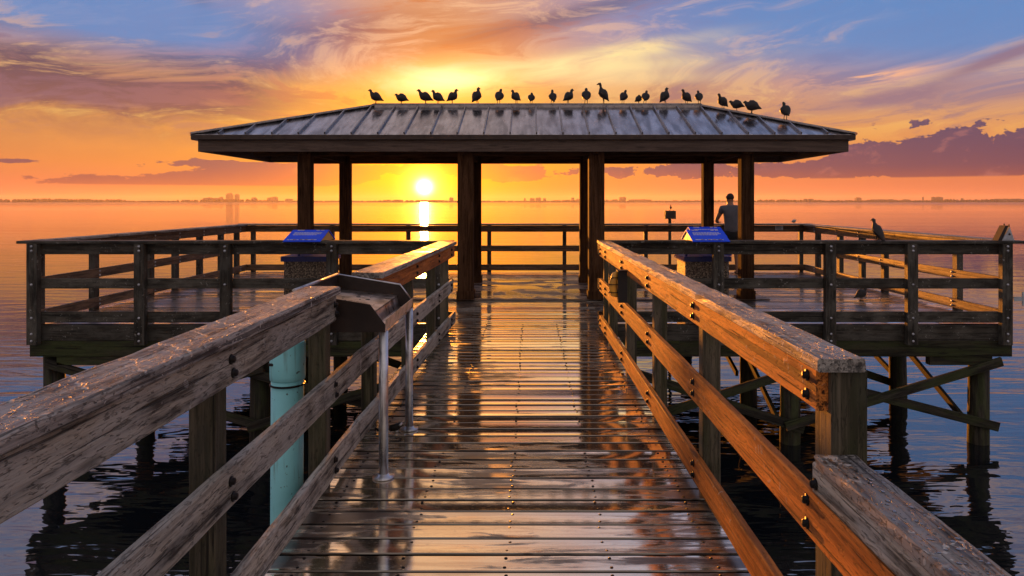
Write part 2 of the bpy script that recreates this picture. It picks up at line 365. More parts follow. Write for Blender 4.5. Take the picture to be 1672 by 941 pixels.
def waterfn(q, p):
    geo = q.node('ShaderNodeNewGeometry'); pos = V(q, geo.outputs['Position'])
    px_, py_, pz_ = q.sep(pos)
    w1 = q.noise(q.vmul(pos, (.55, 2.0, 1)), 1.0, 3, .5, .5)
    w2 = q.noise(q.vmul(pos, (1.6, 4.4, 1)), 1.0, 2, .5, .3)
    calm = q.noise(q.vmul(pos, (.02, .06, 1)), 1.0, 4, .5)
    swell = q.noise(q.vmul(pos, (.07, .32, 1)), 1.0, 3, .5, .4)
    dist = q.m('POWER', px_ * px_ + py_ * py_, .5)
    fade = q.ss(dist, 20, 900, 1.0, .35)
    h = (w1 * .9 + w2 * .18) * q.ss(calm, .35, .65, .55, 1.3) + swell * .8
    q.put(p.inputs['Base Color'], q.mix(q.ss(calm, .4, .6), (.004, .006, .009, 1), (.006, .009, .013, 1)))
    q.put(p.inputs['Roughness'], q.ss(dist, 15, 1500, .015, .12))
    p.inputs['IOR'].default_value = 2.9
    b = q.node('ShaderNodeBump'); q.put(b.inputs['Strength'], fade); b.inputs['Distance'].default_value = .021
    q.put(b.inputs['Height'], h); q.l.new(b.outputs[0], p.inputs['Normal'])
M['water'] = mat('calm_bay_water', waterfn)
M['land'] = simple('far_shore_ground', (.05, .04, .03), .9)
M['trees'] = simple('far_tree_foliage', (.035, .04, .02), .9)
M['bldg'] = simple('far_building_concrete', (.16, .13, .12), .8)

# ------------------------------------------------------------------ mesh builder
class MB:
    def __init__(s): s.v = []; s.f = []; s.g = []; s.b = []; s.mi = []; s.sm = []
    def ring(s, pts, gv, bid):
        i0 = len(s.v)
        for p, g in zip(pts, gv): s.v.append(Vector(p)); s.g.append(g); s.b.append(bid)
        return list(range(i0, i0 + len(pts)))
    def face(s, idx, mi=0, sm=False): s.f.append(idx); s.mi.append(mi); s.sm.append(sm)
    def loft(s, rings, mi=0, cap=True, sm=False):
        for a, b in zip(rings, rings[1:]):
            n = len(a)
            for k in range(n): s.face([a[k], a[(k + 1) % n], b[(k + 1) % n], b[k]], mi, sm)
        if cap: s.face(list(reversed(rings[0])), mi); s.face(rings[-1], mi)
    def board(s, p0, p1, w, h, up=(0, 0, 1), ch=.004, seg=1, jit=0.0, mi=0, cup=0.0, wear=0.0):
        p0 = Vector(p0); p1 = Vector(p1); ax = (p1 - p0); L = ax.length; ax.normalize()
        up = Vector(up); side = ax.cross(up).normalized(); up = side.cross(ax).normalized()
        a, b = w / 2, h / 2
        sec = [(-a + ch, -b), (0, -b), (a - ch, -b), (a, -b + ch), (a, b - ch), (a - ch, b), (a * .5, b - cup * .6), (0, b - cup), (-a * .5, b - cup * .6), (-a + ch, b), (-a, b - ch), (-a, -b + ch)]
        o = (random.uniform(0, 60), random.uniform(0, 9), random.uniform(0, 9)); bid = random.random()
        rs = []
        for i in range(seg + 1):
            q = i / seg; c = p0 + ax * (L * q)
            jy = random.uniform(-jit, jit) if 0 < i < seg else 0; jz = random.uniform(-jit, jit) * .5 if 0 < i < seg else 0
            pts = []; gv = []
            for j, (y, z) in enumerate(sec):
                yy, zz = y, z
                if wear and j in (3, 4, 5, 9, 10, 11) and random.random() < .45:
                    k = random.random() ** 2 * wear; yy -= math.copysign(k, y); zz -= math.copysign(k * .7, z)
                pts.append(c + side * (yy + jy) + up * (zz + jz)); gv.append((q * L + o[0], y + o[1], z + o[2]))
            rs.append(s.ring(pts, gv, bid))
        s.loft(rs, mi); return s
    def box(s, lo, hi, mi=0):
        lo = Vector(lo); hi = Vector(hi); c = (lo + hi) / 2; d = hi - lo
        return s.board((lo.x, c.y, c.z), (hi.x, c.y, c.z), d.y, d.z, ch=min(.003, min(d.y, d.z) * .2), mi=mi)
    def tube(s, pts, rad, n=12, mi=0, cap=True, sm=True, flat=1.0, side=None):
        pts = [Vector(p) for p in pts]; rs = []
        if not hasattr(rad, '__len__'): rad = [rad] * len(pts)
        o = random.uniform(0, 60); L = 0; bid = random.random(); prev = None
        for i, p in enumerate(pts):
            d = (pts[min(i + 1, len(pts) - 1)] - pts[max(i - 1, 0)]).normalized()
            ref = Vector(side) if side else (Vector((0, 1, 0)) if abs(d.y) < .9 else Vector((1, 0, 0)))
            a = d.cross(ref).normalized(); b = a.cross(d).normalized()
            if i: L += (p - pts[i - 1]).length
            pr = []; gv = []
            for k in range(n):
                th = 2 * math.pi * k / n
                pr.append(p + a * math.cos(th) * rad[i] + b * math.sin(th) * rad[i] * flat)
                gv.append((L + o, math.cos(th) * rad[i], math.sin(th) * rad[i] + 3))
            rs.append(s.ring(pr, gv, bid))
        s.loft(rs, mi, cap, sm); return s
    def lathe(s, c, prof, n=24, mi=0, axis='Z'):
        c = Vector(c); rs = []
        for r, z in prof:
            pts = []
            for k in range(n):
                th = 2 * math.pi * k / n; q = (r * math.cos(th), r * math.sin(th), z)
                if axis == 'X': q = (z, q[0], q[1])
                if axis == 'Y': q = (q[0], z, q[1])
                pts.append(c + Vector(q))
            rs.append(s.ring(pts, [tuple(p) for p in pts], .5))
        s.loft(rs, mi, True, True); return s
    def poly(s, pts, n, th, mi=0):       # flat polygon extruded along n by th
        n = Vector(n).normalized() * th; pts = [Vector(p) for p in pts]; bid = random.random()
        a = s.ring(pts, [tuple(p) for p in pts], bid); b = s.ring([p + n for p in pts], [tuple(p) for p in pts], bid)
        s.loft([a, b], mi); return s
    def build(s, name, mats, parent=None):
        off = parent.matrix_basis.translation if parent else Vector((0, 0, 0))
        if parent and parent.parent: off = off + parent.parent.matrix_basis.translation
        me = bpy.data.meshes.new(name)
        me.from_pydata([tuple(p - off) for p in s.v], [], s.f)
        g = me.attributes.new('gv', 'FLOAT_VECTOR', 'POINT'); g.data.foreach_set('vector', [x for q in s.g for x in q])
        b = me.attributes.new('bid', 'FLOAT', 'POINT'); b.data.foreach_set('value', s.b)
        me.polygons.foreach_set('material_index', s.mi); me.polygons.foreach_set('use_smooth', s.sm)
        for m in (mats if isinstance(mats, list) else [mats]): me.materials.append(m)
        bm = bmesh.new(); bm.from_mesh(me); bmesh.ops.recalc_face_normals(bm, faces=bm.faces); bm.to_mesh(me); bm.free()
        o = bpy.data.objects.new(name, me); COL.objects.link(o)
        if parent: o.parent = parent
        return o
def tag(o, label, cat, group=None):
    o['label'] = label; o['category'] = cat
    if group: o['group'] = group
    return o
def thing(name, loc, label, cat, group=None):
    o = bpy.data.objects.new(name, None); COL.objects.link(o); o.location = loc; o.empty_display_size = .2
    return tag(o, label, cat, group)
def instance(me, name, loc, parent, rot=None, scale=None):
    o = bpy.data.objects.new(name, me); COL.objects.link(o); o.parent = parent
    o.location = Vector(loc) - parent.location
    if rot: o.rotation_euler = rot
    if scale: o.scale = scale
    return o
def mesh_of(mb, mats):
    o = mb.build('tmp', mats); me = o.data; bpy.data.objects.remove(o); return me
b_ = MB().lathe((0, 0, 0), [(.0, -.001), (.019, -.001), (.019, .003), (.0125, .004), (.0125, .013), (.008, .016), (0, .016)], 12, axis='X')
BOLT = mesh_of(b_, M['bolt']); BOLT.name = 'bolt'
b_ = MB().lathe((0, 0, 0), [(.0, -.001), (.017, -.001), (.017, .003), (.011, .004), (.011, .012), (0, .013)], 8, axis='X')
ZBOLT = mesh_of(b_, M['zinc']); ZBOLT.name = 'bolt'

# ------------------------------------------------------------------ water and far shore
WZ = EYE - 3.13
mb = MB(); S = 9000
i = mb.ring([(-S, -1500, WZ), (S, -1500, WZ), (S, S, WZ), (-S, S, WZ)], [(0, 0, 0)] * 4, 0); mb.face(i)
w = mb.build('water', M['water']); w['kind'] = 'structure'
mb = MB(); n = 160; DL = 4200
def px_at(px, y, py=330): return Vector(((px - 866) * y / F, y, EYE + (330 - py) * y / F))
ra = []
for k in range(n + 1):
    px = -700 + 3000 * k / n
    a = px_at(px, DL + 60 * math.sin(k * .7)); a.z = WZ - 2; b = px_at(px, DL + 90); b.z = WZ + 3.5 + 2 * random.random(); c = px_at(px, DL + 900); c.z = WZ + 4; d = c.copy(); d.z = WZ - 2
    ra.append(mb.ring([a, b, c, d], [(0, 0, 0)] * 4, 0))
mb.loft(ra); o = mb.build('far_shore', M['land']); o['kind'] = 'structure'
mb = MB()
for k in range(2600):
    px = random.uniform(-650, 2300); amp = .55 + .9 * max(0, math.sin(px * .021) + .3 * math.sin(px * .09 + 1)) + (1.2 if 0 < px < 205 else 0) + (.8 if 290 < px < 420 else 0) + (.7 if px > 1100 else 0) * random.random()
    y = DL + random.uniform(90, 300); hgt = (6 + 6.5 * amp * random.uniform(.5, 1)); r = random.uniform(6, 14)
    c = px_at(px, y); c.z = WZ + 2
    rr = []
    for q, kk in ((0, .8), (.35, 1.0), (.7, .75), (1.0, .2)):
        rr.append(mb.ring([c + Vector((r * kk * random.uniform(.7, 1.2) * math.cos(th * math.pi / 3), r * kk * math.sin(th * math.pi / 3), hgt * q * random.uniform(.9, 1.1))) for th in range(6)], [(0, 0, 0)] * 6, 0))
    mb.loft(rr)
o = mb.build('shore_woods', M['trees']); o['kind'] = 'stuff'; tag(o, 'dark low line of trees along the far shore of the bay', 'trees')
# skyline: px centre, width px, height px
SKY = [(340, 13, 7, 'wide low block at the left end of the city skyline'), (354, 9, 6, 'flat-topped low block just left of the twin towers'), (361, 5, 8, 'narrow block directly left of the twin towers'),
       (375, 9, 13, 'left and wider one of the twin towers on the skyline'), (387, 6, 12, 'right and slimmer one of the twin towers on the skyline'), (415, 7, 7, 'small square block standing alone right of the twin towers'),
       (440, 6, 7, 'left half of the stepped block near the leftmost pavilion post'), (448, 9, 8, 'right half of the stepped block near the leftmost pavilion post'), (472, 10, 5, 'low building closest to the leftmost pavilion post'),
       (737, 6, 7, 'small block just right of the sun on the far shore'),
       (857, 3, 6, 'thin isolated tower seen through the middle bay of the pavilion'), (869, 8, 6, 'left block of the cluster in the middle bay'), (879, 9, 7, 'tallest block of the cluster in the middle bay'), (889, 5, 6, 'right block of the cluster in the middle bay'),
       (935, 5, 7, 'slim block near the right side of the middle bay'), (945, 9, 5, 'low block partly behind the inner right pavilion post'),
       (1016, 11, 8, 'squat tower seen through the bay right of centre'), (1004, 9, 4, 'low wing left of the squat tower'), (1045, 36, 4, 'very long low terminal building right of the squat tower'),
       (1315, 5, 5, 'left small block above the right back railing corner'), (1324, 7, 5, 'right small block above the right back railing corner'),
       (1401, 8, 7, 'dark dome-topped block at the left end of the long terminal'), (1440, 44, 4, 'long low terminal on the right part of the shore'), (1479, 10, 4, 'low hall at the right end of the long terminal'),
       (1507, 2, 8, 'very thin lone mast tower on the right shore'), (1524, 5, 8, 'left one of the two towers on the right shore'), (1533, 9, 8, 'right and wider one of the two towers on the right shore'), (1571, 3, 6, 'small lone block right of the two towers'),
       (1645, 50, 5, 'long low building at the right edge of the view')]
for px, wp, hp, lab in SKY:
    y = DL + 420 + random.uniform(0, 120); s_ = y / F; x = (px - 866) * s_; wv_ = wp * s_; hv = hp * s_; d = min(wv_, 40)
    b = thing('far_building', (x, y, WZ + 3), lab, 'building', 'buildings of the far skyline')
    top = EYE + hv
    q = MB(); q.board((x, y, WZ + 3), (x, y, top - .06 * hv), wv_, d, up=(0, 1, 0), ch=.3); q.build('wall', M['bldg'], b)
    q = MB(); nq = 2 if wp < 20 else 6
    for k in range(nq):
        cx = x + wv_ * ((k + .5) / nq - .5) * .8; q.box((cx - wv_ * .3 / nq, y - d * .3, top - .06 * hv), (cx + wv_ * .3 / nq, y + d * .3, top + random.uniform(0, .12) * hv))
    q.box((x - wv_ / 2 - .4, y - d / 2 - .4, top - .09 * hv), (x + wv_ / 2 + .4, y + d / 2 + .4, top - .05 * hv)); q.build('roof', M['bldg'], b)

# ------------------------------------------------------------------ haze
hm = bpy.data.materials.new('evening_haze'); hm.use_nodes = True; hm.node_tree.nodes.clear()
hq = T(hm.node_tree); ho = hq.node('ShaderNodeOutputMaterial'); hv = hq.node('ShaderNodeVolumePrincipled')
hv.inputs['Color'].default_value = (.90, .78, .70, 1); hv.inputs['Density'].default_value = HAZE; hv.inputs['Anisotropy'].default_value = .5
hq.l.new(hv.outputs[0], ho.inputs['Volume'])
q = MB(); q.board((-9300, 3800, (WZ - 1 + 75) / 2), (9300, 3800, (WZ - 1 + 75) / 2), 10700, 75 - WZ + 1, ch=.1)
hz = q.build('haze', hm); hz['kind'] = 'stuff'; tag(hz, 'thin warm haze over the bay that fades the far shore', 'haze')

# ------------------------------------------------------------------ walkway
def LX(y): return -1.07 if y < 4.5 else -1.07 + (y - 4.5) * (.125 / 4.25)
def RX(y): return .89 - .0094 * (y - 2.2)
PITCH = .146
def plank(mb, x0, x1, y, z=0, seg=10, w=.1355, th=.038, tilt=None, mi=0):
    tl = random.gauss(-1.4, .8) if tilt is None else tilt
    tl = math.tan(R(max(-3.6, min(.8, tl)))); cup = random.uniform(-.0005, .0022); dz = random.uniform(-.002, .0015); ch = .005
    o = (random.uniform(0, 60), random.uniform(0, 9), random.uniform(0, 9)); bid = random.random(); rs = []
    sec = [(-w / 2, -th), (w / 2, -th), (w / 2, -ch), (w / 2 - ch, 0)] + [(w * q, -cup * (1 - (q / .46) ** 2)) for q in (.3, .15, 0, -.15, -.3)] + [(-w / 2 + ch, 0), (-w / 2, -ch)]
    tw = random.gauss(0, .0012)
    for i in range(seg + 1):
        q = i / seg; x = x0 + (x1 - x0) * q; wob = math.sin(q * 5 + o[0]) * .0012
        rs.append(mb.ring([(x, y + a + wob, z + dz + b + a * tl + a * (q - .5) * tw * 8) for a, b in sec], [(x + o[0], a + o[1], b + o[2]) for a, b in sec], bid))
    mb.loft(rs, mi)
walk = thing('boardwalk', (0, 4, 0), 'wet narrow plank boardwalk leading from the viewer to the pavilion platform', 'boardwalk')
mb = MB(); y = -1.5
nails = MB()
while y < 9.06:
    plank(mb, -1.24, 1.02, y + PITCH / 2, seg=12)
    for xx in (-1.0, -.55, -.10, .34, .80):
        for dy in (.04, -.04):
            cx, cy = xx + random.uniform(-.012, .012) , y + PITCH / 2 + dy
            nails.lathe((cx, cy, 0), [(0, -.004), (.0075, -.004), (.0075, .0012), (0, .0016)], 6)
    y += PITCH
mb.build('decking', M['deck'], walk)
yw = y
o = nails.build('deck_screws', M['bolt'], walk); o['kind'] = 'stuff'
q = MB()
for xx in (-1.21, -.55, .0, .34, .99): q.board((xx, -1.5, -.15), (xx, 9.1, -.15), .045, .20, seg=4)
q.build('joists', M['beam'], walk)
for yy in (-.6, 2.2, 5.0, 7.8):
    for xx in (-.95, .75):
        q = MB(); q.tube([(xx, yy, WZ - 1.5), (xx, yy, -.28)], [.13, .125], 16); q.build('piling', M['pile'], walk)
    q = MB(); q.board((-1.2, yy, -.345), (1.0, yy, -.345), .10, .18); q.build('pile_cap', M['beam'], walk)

def bolts(par, pts, nx, mesh=BOLT):
    for p in pts:
        rz = 0 if nx == 'x+' else math.pi if nx == 'x-' else -math.pi / 2
        instance(mesh, 'bolt', p, par, (0, 0, rz))
def path_board(fx, y0, y1, z, w, h, mi=None, off=0, n=10, **kw):
    mb = MB(); ys = [y0 + (y1 - y0) * k / n for k in range(n + 1)]
    return mb
def curved(mb, fx, y0, y1, zc, w, h, off, splits=(), **kw):
    """boards following a rail line, butted at the splits"""
    cuts = [y0] + [s for s in splits if y0 < s < y1] + [y1]
    for a, b in zip(cuts, cuts[1:]):
        mb.board((fx(a) + off, a + .0015, zc), (fx(b) + off, b - .0015, zc), w, h, seg=max(3, int((b - a) * 7)), **kw)
# ---- left rail, near section
rl = thing('walkway_railing', (-1.1, 1.5, 0), 'weathered grey-brown wooden railing in the left foreground with droplets on its wide top board', 'railing')
q = MB(); curved(q, lambda y: -1.045, -1.4, 3.95, 1.0755, .185, .044, -.0925, (.4,), ch=.007, jit=.0012, wear=.006, cup=.002); q.build('cap_board', M['cap'], rl)
q = MB(); curved(q, LX, -1.4, 3.95, .978, .038, .148, -.019, (.3,), ch=.006, jit=.0022); q.build('upper_rail', M['rail'], rl)
q = MB(); curved(q, LX, -1.4, 8.75, .538, .038, .150, -.019, (-.2, 4.5), ch=.006, jit=.002); q.build('middle_rail', M['rail'], rl)
q = MB(); curved(q, LX, -1.4, 9.0, .118, .038, .140, -.019, (-.1, 4.5), ch=.006, jit=.002); q.build('lower_rail', M['rail'], rl)
for yy in (-.2, 1.15, 2.57, 3.93):
    q = MB(); x = LX(yy) - .038 - .049; q.board((x, yy, -.5), (x, yy, 1.052), .095, .095, up=(0, 1, 0), seg=4, jit=.0008); q.build('post', M['post'], rl)
    pts = []
    for zz in (.998, .945, .562, .500, .150, .085): pts.append((LX(yy) + .001, yy + (.01 if zz in (.945, .5, .085) else -.01), zz))
    bolts(rl, pts if yy < 3.9 else pts, 'x+')
# ---- left rail, far section
rf = thing('walkway_railing', (-1.05, 7, 0), 'short golden-lit wooden railing between the fish cleaning table and the pavilion post', 'railing')
q = MB(); q.board((LX(4.96) + .035 - .115, 5.0, 1.048), (LX(8.7) + .03 - .115, 8.95, 1.048), .225, .042, seg=24, ch=.006, wear=.005, cup=.002); q.build('cap_board', M['cap'], rf)
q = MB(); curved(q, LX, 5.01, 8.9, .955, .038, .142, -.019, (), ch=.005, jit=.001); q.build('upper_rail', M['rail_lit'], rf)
for yy in (5.06, 6.4, 7.65, 8.6):
    q = MB(); x = LX(yy) - .038 - .047; q.board((x, yy, -.5), (x, yy, 1.025), .092, .092, up=(0, 1, 0), seg=3); q.build('post', M['post'], rf)
    bolts(rf, [(LX(yy) + .001, yy, zz) for zz in ((.985, .925, .562, .5, .15, .085) if yy > 5.5 else (.955, .562, .5, .15, .085))], 'x+')
# ---- right rail, tall section
rr = thing('walkway_railing', (.9, 5, 0), 'tall wooden railing right of the walkway, its inner face lit bright orange by the sun', 'railing')
q = MB(); q.board((RX(2.19) - .015 + .077, 2.19, 1.060), (RX(8.4) - .008 + .085, 8.75, 1.060), .150, .042, seg=50, ch=.006, jit=.0012, wear=.007, cup=.002); q.build('cap_board', M['cap'], rr)
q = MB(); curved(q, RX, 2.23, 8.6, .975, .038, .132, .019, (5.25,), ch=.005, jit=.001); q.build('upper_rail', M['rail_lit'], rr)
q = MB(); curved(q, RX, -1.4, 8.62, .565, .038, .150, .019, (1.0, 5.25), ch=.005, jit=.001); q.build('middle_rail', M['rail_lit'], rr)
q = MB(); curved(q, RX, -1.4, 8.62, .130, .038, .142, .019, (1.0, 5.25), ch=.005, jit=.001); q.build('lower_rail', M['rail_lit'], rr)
q = MB(); x = RX(2.3) + .038 + .058; q.board((x, 2.275, -.5), (x, 2.275, 1.037), .112, .13, up=(0, 1, 0), seg=5, jit=.001); q.build('end_post', M['post'], rr)
for yy in (3.84, 5.25, 6.65, 7.98, 8.5):
    q = MB(); x = RX(yy) + .038 + .048; q.board((x, yy, -.5), (x, yy, 1.037), .094, .094, up=(0, 1, 0), seg=3); q.build('post', M['post'], rr)
    bolts(rr, [(RX(yy) - .001, yy, zz) for zz in (1.005, .948, .595, .535, .160, .100)], 'x-')
bolts(rr, [(RX(2.3) - .001, 2.30, zz) for zz in (1.005, .945, .605, .530, .160, .1)], 'x-')
# ---- right rail, low section
rn = thing('walkway_railing', (.9, 0, 0), 'lower wet railing at the bottom right corner, stepping down from the tall post', 'railing')
q = MB(); q.board((.865 + .068, -1.4, .763), (.872 + .068, 2.205, .763), .136, .040, seg=44, ch=.006, jit=.0015, wear=.009, cup=.002); q.build('cap_board', M['cap'], rn)
q = MB(); curved(q, RX, -1.4, 2.26, .6925, .038, .098, .019, (), ch=.004, jit=.001); q.build('upper_rail', M['rail'], rn)
for yy in (-.4, 1.0):
    q = MB(); x = RX(yy) + .038 + .048; q.board((x, yy, -.5), (x, yy, .74), .094, .094, up=(0, 1, 0)); q.build('post', M['post'], rn)
bolts(rn, [(RX(2.28) - .001, 2.235, .68), (RX(1.) - .001, 1., .68)], 'x-')
# rain beads on the caps
mb = MB()
def bead(x, y, z, r, el=1.0):
    a = random.uniform(0, math.pi); rs = []
    for k, hh in ((1, 0), (.92, .22), (.6, .42), (.15, .5)):
        rs.append(mb.ring([(x + math.cos(a) * r * el * k * math.cos(t2) - math.sin(a) * r * k * math.sin(t2), y + math.sin(a) * r * el * k * math.cos(t2) + math.cos(a) * r * k * math.sin(t2), z + r * hh * .35) for t2 in [j * math.pi / 4 for j in range(8)]], [(0, 0, 0)] * 8, 0))
    mb.loft(rs, 0, True, True)
for k in range(140):
    yy = 1.2 + 2.8 * random.random() ** .8; bead(random.uniform(-1.215, -1.06), yy, 1.0968, random.choice((.0015, .002, .003, .0045)), random.uniform(1, 2.2))
for k in range(130): bead(random.uniform(.885, 1.01), random.uniform(2.22, 5.5), 1.0803, random.choice((.0015, .002, .003, .0045)), random.uniform(1, 2.0))
for k in range(110): bead(random.uniform(.88, .99), random.uniform(1.4, 2.2), .7823, random.choice((.0015, .0025, .004, .006)), random.uniform(1, 2.0))
def dropfn(q, p):
    p.inputs['Base Color'].default_value = (.05, .045, .04, 1); p.inputs['Roughness'].default_value = .04; p.inputs['IOR'].default_value = 1.5; p.inputs['Coat Weight'].default_value = 1
M['drop'] = mat('rain_water', dropfn)
o = mb.build('rain_drops', M['drop']); o['kind'] = 'stuff'; tag(o, 'small rain drops beaded on the railing top boards', 'water drops')

# ------------------------------------------------------------------ platform
YF, YB, XL, XR = 9.13, 15.95, -6.33, 6.12
plat = thing('pier_platform', (0, 12.5, 0), 'wide wet wooden platform on pilings carrying the pavilion', 'pier')
mb = MB(); y = yw; row = 0
while y < YB:
    x = XL - .02; first = True
    joint = {0: 3.0, 1: 1.5, 2: 4.4}[row % 3]
    while x < XR:
        x2 = min(XR + .02, x + (joint if first else 4.3)); first = False
        if XR + .02 - x2 < .5: x2 = XR + .02
        plank(mb, x + .002, x2 - .002, y + PITCH / 2, seg=6); x = x2
    y += PITCH; row += 1
mb.build('decking', M['deck'], plat)
def span(mb, x0, x1, y, zc, w, h, cuts, **kw):
    c = [x0] + [k for k in cuts if x0 < k < x1] + [x1]
    for a, b in zip(c, c[1:]): mb.board((a + .0015, y, zc), (b - .0015, y, zc), w, h, seg=4, **kw)
q = MB(); span(q, XL, XR, YF + .026, -.11, .045, .20, (-3.1, .2, 3.3)); q.build('rim_beam', M['dockrail'], plat)
q = MB(); span(q, XL - .05, XR + .02, YF + .045, -.312, .09, .20, (-2.6, 1.9)); q.build('lower_beam', M['beam'], plat)
q = MB()
for yy in (11.1, 13.3, YB - .15): q.board((XL, yy, -.312), (XR, yy, -.312), .14, .20, seg=3)
q.build('cross_beam', M['beam'], plat)
q = MB()
for k in range(13): q.board((XL + .1 + k * 1.02, YF + .1, -.13), (XL + .1 + k * 1.02, YB - .05, -.13), .05, .17)
q.build('joists', M['beam'], plat)
for yy in (9.33, 11.1, 13.3, 15.6):
    for xx in (-6.18 if yy < 10 else -5.95, -3.52, -1.25, 1.2, 3.38, 5.83 if yy < 10 else 5.7):
        q = MB(); q.tube([(xx, yy, WZ - 1.5), (xx, yy, WZ), (xx + random.uniform(-.02, .02), yy, -.41)], [.135, .13, .122], 18); q.build('piling', M['pile'], plat)
def brace(p0, p1, w=.04, h=.115, m='pile'):
    q = MB(); q.board(p0, p1, w, h, seg=3); q.build('brace', M[m], plat)
yf = 9.33 - .16
brace((3.0, yf, -1.02), (5.98, yf, -1.34)) if False else None
brace((3.25, yf, -.62), (5.99, yf, -1.32)); brace((3.25, yf - .05, -1.30), (6.0, yf - .05, -.47))
brace((1.1, yf, -.55), (3.5, yf, -1.35)); brace((1.1, yf - .05, -1.32), (3.5, yf - .05, -.55))
brace((-6.2, yf, -.5), (-3.4, yf, -1.32)); brace((-3.4, yf - .05, -.55), (-6.05, yf - .05, -1.32))
brace((-3.6, yf, -.62), (-1.1, yf, -1.3)); brace((-3.6, yf - .05, -1.32), (-1.1, yf - .05, -.55))
for xs in (5.62, -5.75, -3.3, 3.2):
    brace((xs, 9.3, -1.25), (xs, 11.15, -.45), .045, .085, 'pile'); brace((xs, 11.1, -1.1), (xs, 13.3, -.45), .045, .085, 'pile')
brace((-5.9, 11.25, -.5), (-3.4, 11.25, -1.3)); brace((3.4, 11.25, -.5), (5.75, 11.25, -1.3)); brace((-3.5, 11.25, -.5), (-1.2, 11.25, -1.3))
for xx, h in ((-5.7, .14), (5.45, .14)): 
    q = MB(); q.board((xx - .35, 9.2, -.47), (xx + .45, 9.2, -.47), .1, .11); q.build('pile_cap', M['beam'], plat)

def dock_rail(name_loc, label, rails, posts, cap, mrail, bolts_at=None):
    th = thing('platform_railing', name_loc, label, 'railing')
    return th
# front rails
RZ = [(EYE - .595, .140), (EYE - 1.035, .130), (EYE - 1.458, .132)]
def front(x0, x1, posts, label, cuts, inner):
    th = thing('platform_railing', ((x0 + x1) / 2, YF, 0), label, 'railing')
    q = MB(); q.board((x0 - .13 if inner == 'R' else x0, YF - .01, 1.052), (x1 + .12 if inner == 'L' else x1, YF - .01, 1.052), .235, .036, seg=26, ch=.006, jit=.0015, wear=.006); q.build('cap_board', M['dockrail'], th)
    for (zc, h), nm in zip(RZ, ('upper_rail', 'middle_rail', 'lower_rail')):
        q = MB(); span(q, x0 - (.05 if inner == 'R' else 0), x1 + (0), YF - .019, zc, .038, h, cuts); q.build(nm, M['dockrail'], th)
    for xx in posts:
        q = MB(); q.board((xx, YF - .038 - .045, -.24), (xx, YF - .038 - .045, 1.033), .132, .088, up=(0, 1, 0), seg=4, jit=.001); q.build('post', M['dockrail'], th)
        bolts(th, [(xx + dx, YF - .128, zz) for dx, zz in ((0, 1.0), (0, .945), (0, .52), (.0, .10), (.0, -.10), (0, -.19))], 'y-', ZBOLT)
    return th
front(XL, -.98, (-6.27, -4.92, -3.84, -2.5, -1.15), 'dark three-board railing along the left front edge of the platform', (-3.84, -2.5), 'R')
front(.86, XR, (1.0, 2.37, 3.78, 4.81, 6.0), 'dark three-board railing along the right front edge of the platform', (2.37, 3.78), 'L')
# side rails
def side(x, sgn, posts, label):
    th = thing('platform_railing', (x, 12.5, 0), label, 'railing')
    q = MB(); q.board((x + sgn * .02, YF + .11, 1.053), (x + sgn * .02, YB - .13, 1.053), .235, .036, seg=30, ch=.006, jit=.001, wear=.005); q.build('cap_board', M['cap'], th)
    for (zc, h), nm in zip(RZ, ('upper_rail', 'middle_rail', 'lower_rail')):
        q = MB(); xx = x - sgn * .0
        for a, b in ((YF + .01, 12.0), (12.0, YB)): q.board((xx, a, zc), (xx, b - .003, zc), .038, h, seg=5)
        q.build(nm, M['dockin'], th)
    for yy in posts:
        xx = x + sgn * .064; q = MB(); q.board((xx, yy, -.24), (xx, yy, 1.033), .088, .12, up=(0, 1, 0), seg=3); q.build('post', M['dockrail'], th)
        bolts(th, [(x - sgn * .02, yy, zz) for zz in (.995, .93, .55, .49, .13, .07)], 'x+' if sgn < 0 else 'x-', ZBOLT)
side(XL, -1, (9.32, 10.5, 12.05, 12.9, 13.85, 14.8, 15.6), 'brown railing along the left side of the platform receding from the viewer')
side(XR, 1, (9.32, 10.37, 12.5, 13.35, 14.3, 15.4), 'sunlit brown railing along the right side of the platform receding from the viewer')
th = thing('platform_railing', (0, YB, 0), 'long railing across the back of the platform with the open bay behind it', 'railing')
q = MB(); q.board((XL - .13, YB - .02, 1.062), (XR + .12, YB - .02, 1.062), .235, .036, seg=40, ch=.006, jit=.001, wear=.005); q.build('cap_board', M['cap'], th)
for (zc, h), nm in zip(RZ, ('upper_rail', 'middle_rail', 'lower_rail')):
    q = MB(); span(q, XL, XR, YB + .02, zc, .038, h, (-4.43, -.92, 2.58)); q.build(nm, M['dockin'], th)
for xx in (-6.2, -4.43, -2.73, -.92, .76, 2.58, 4.3, 6.05):
    q = MB(); q.board((xx, YB + .085, -.24), (xx, YB + .085, 1.043), .088, .09, up=(0, 1, 0), seg=3); q.build('post', M['dockrail'], th)

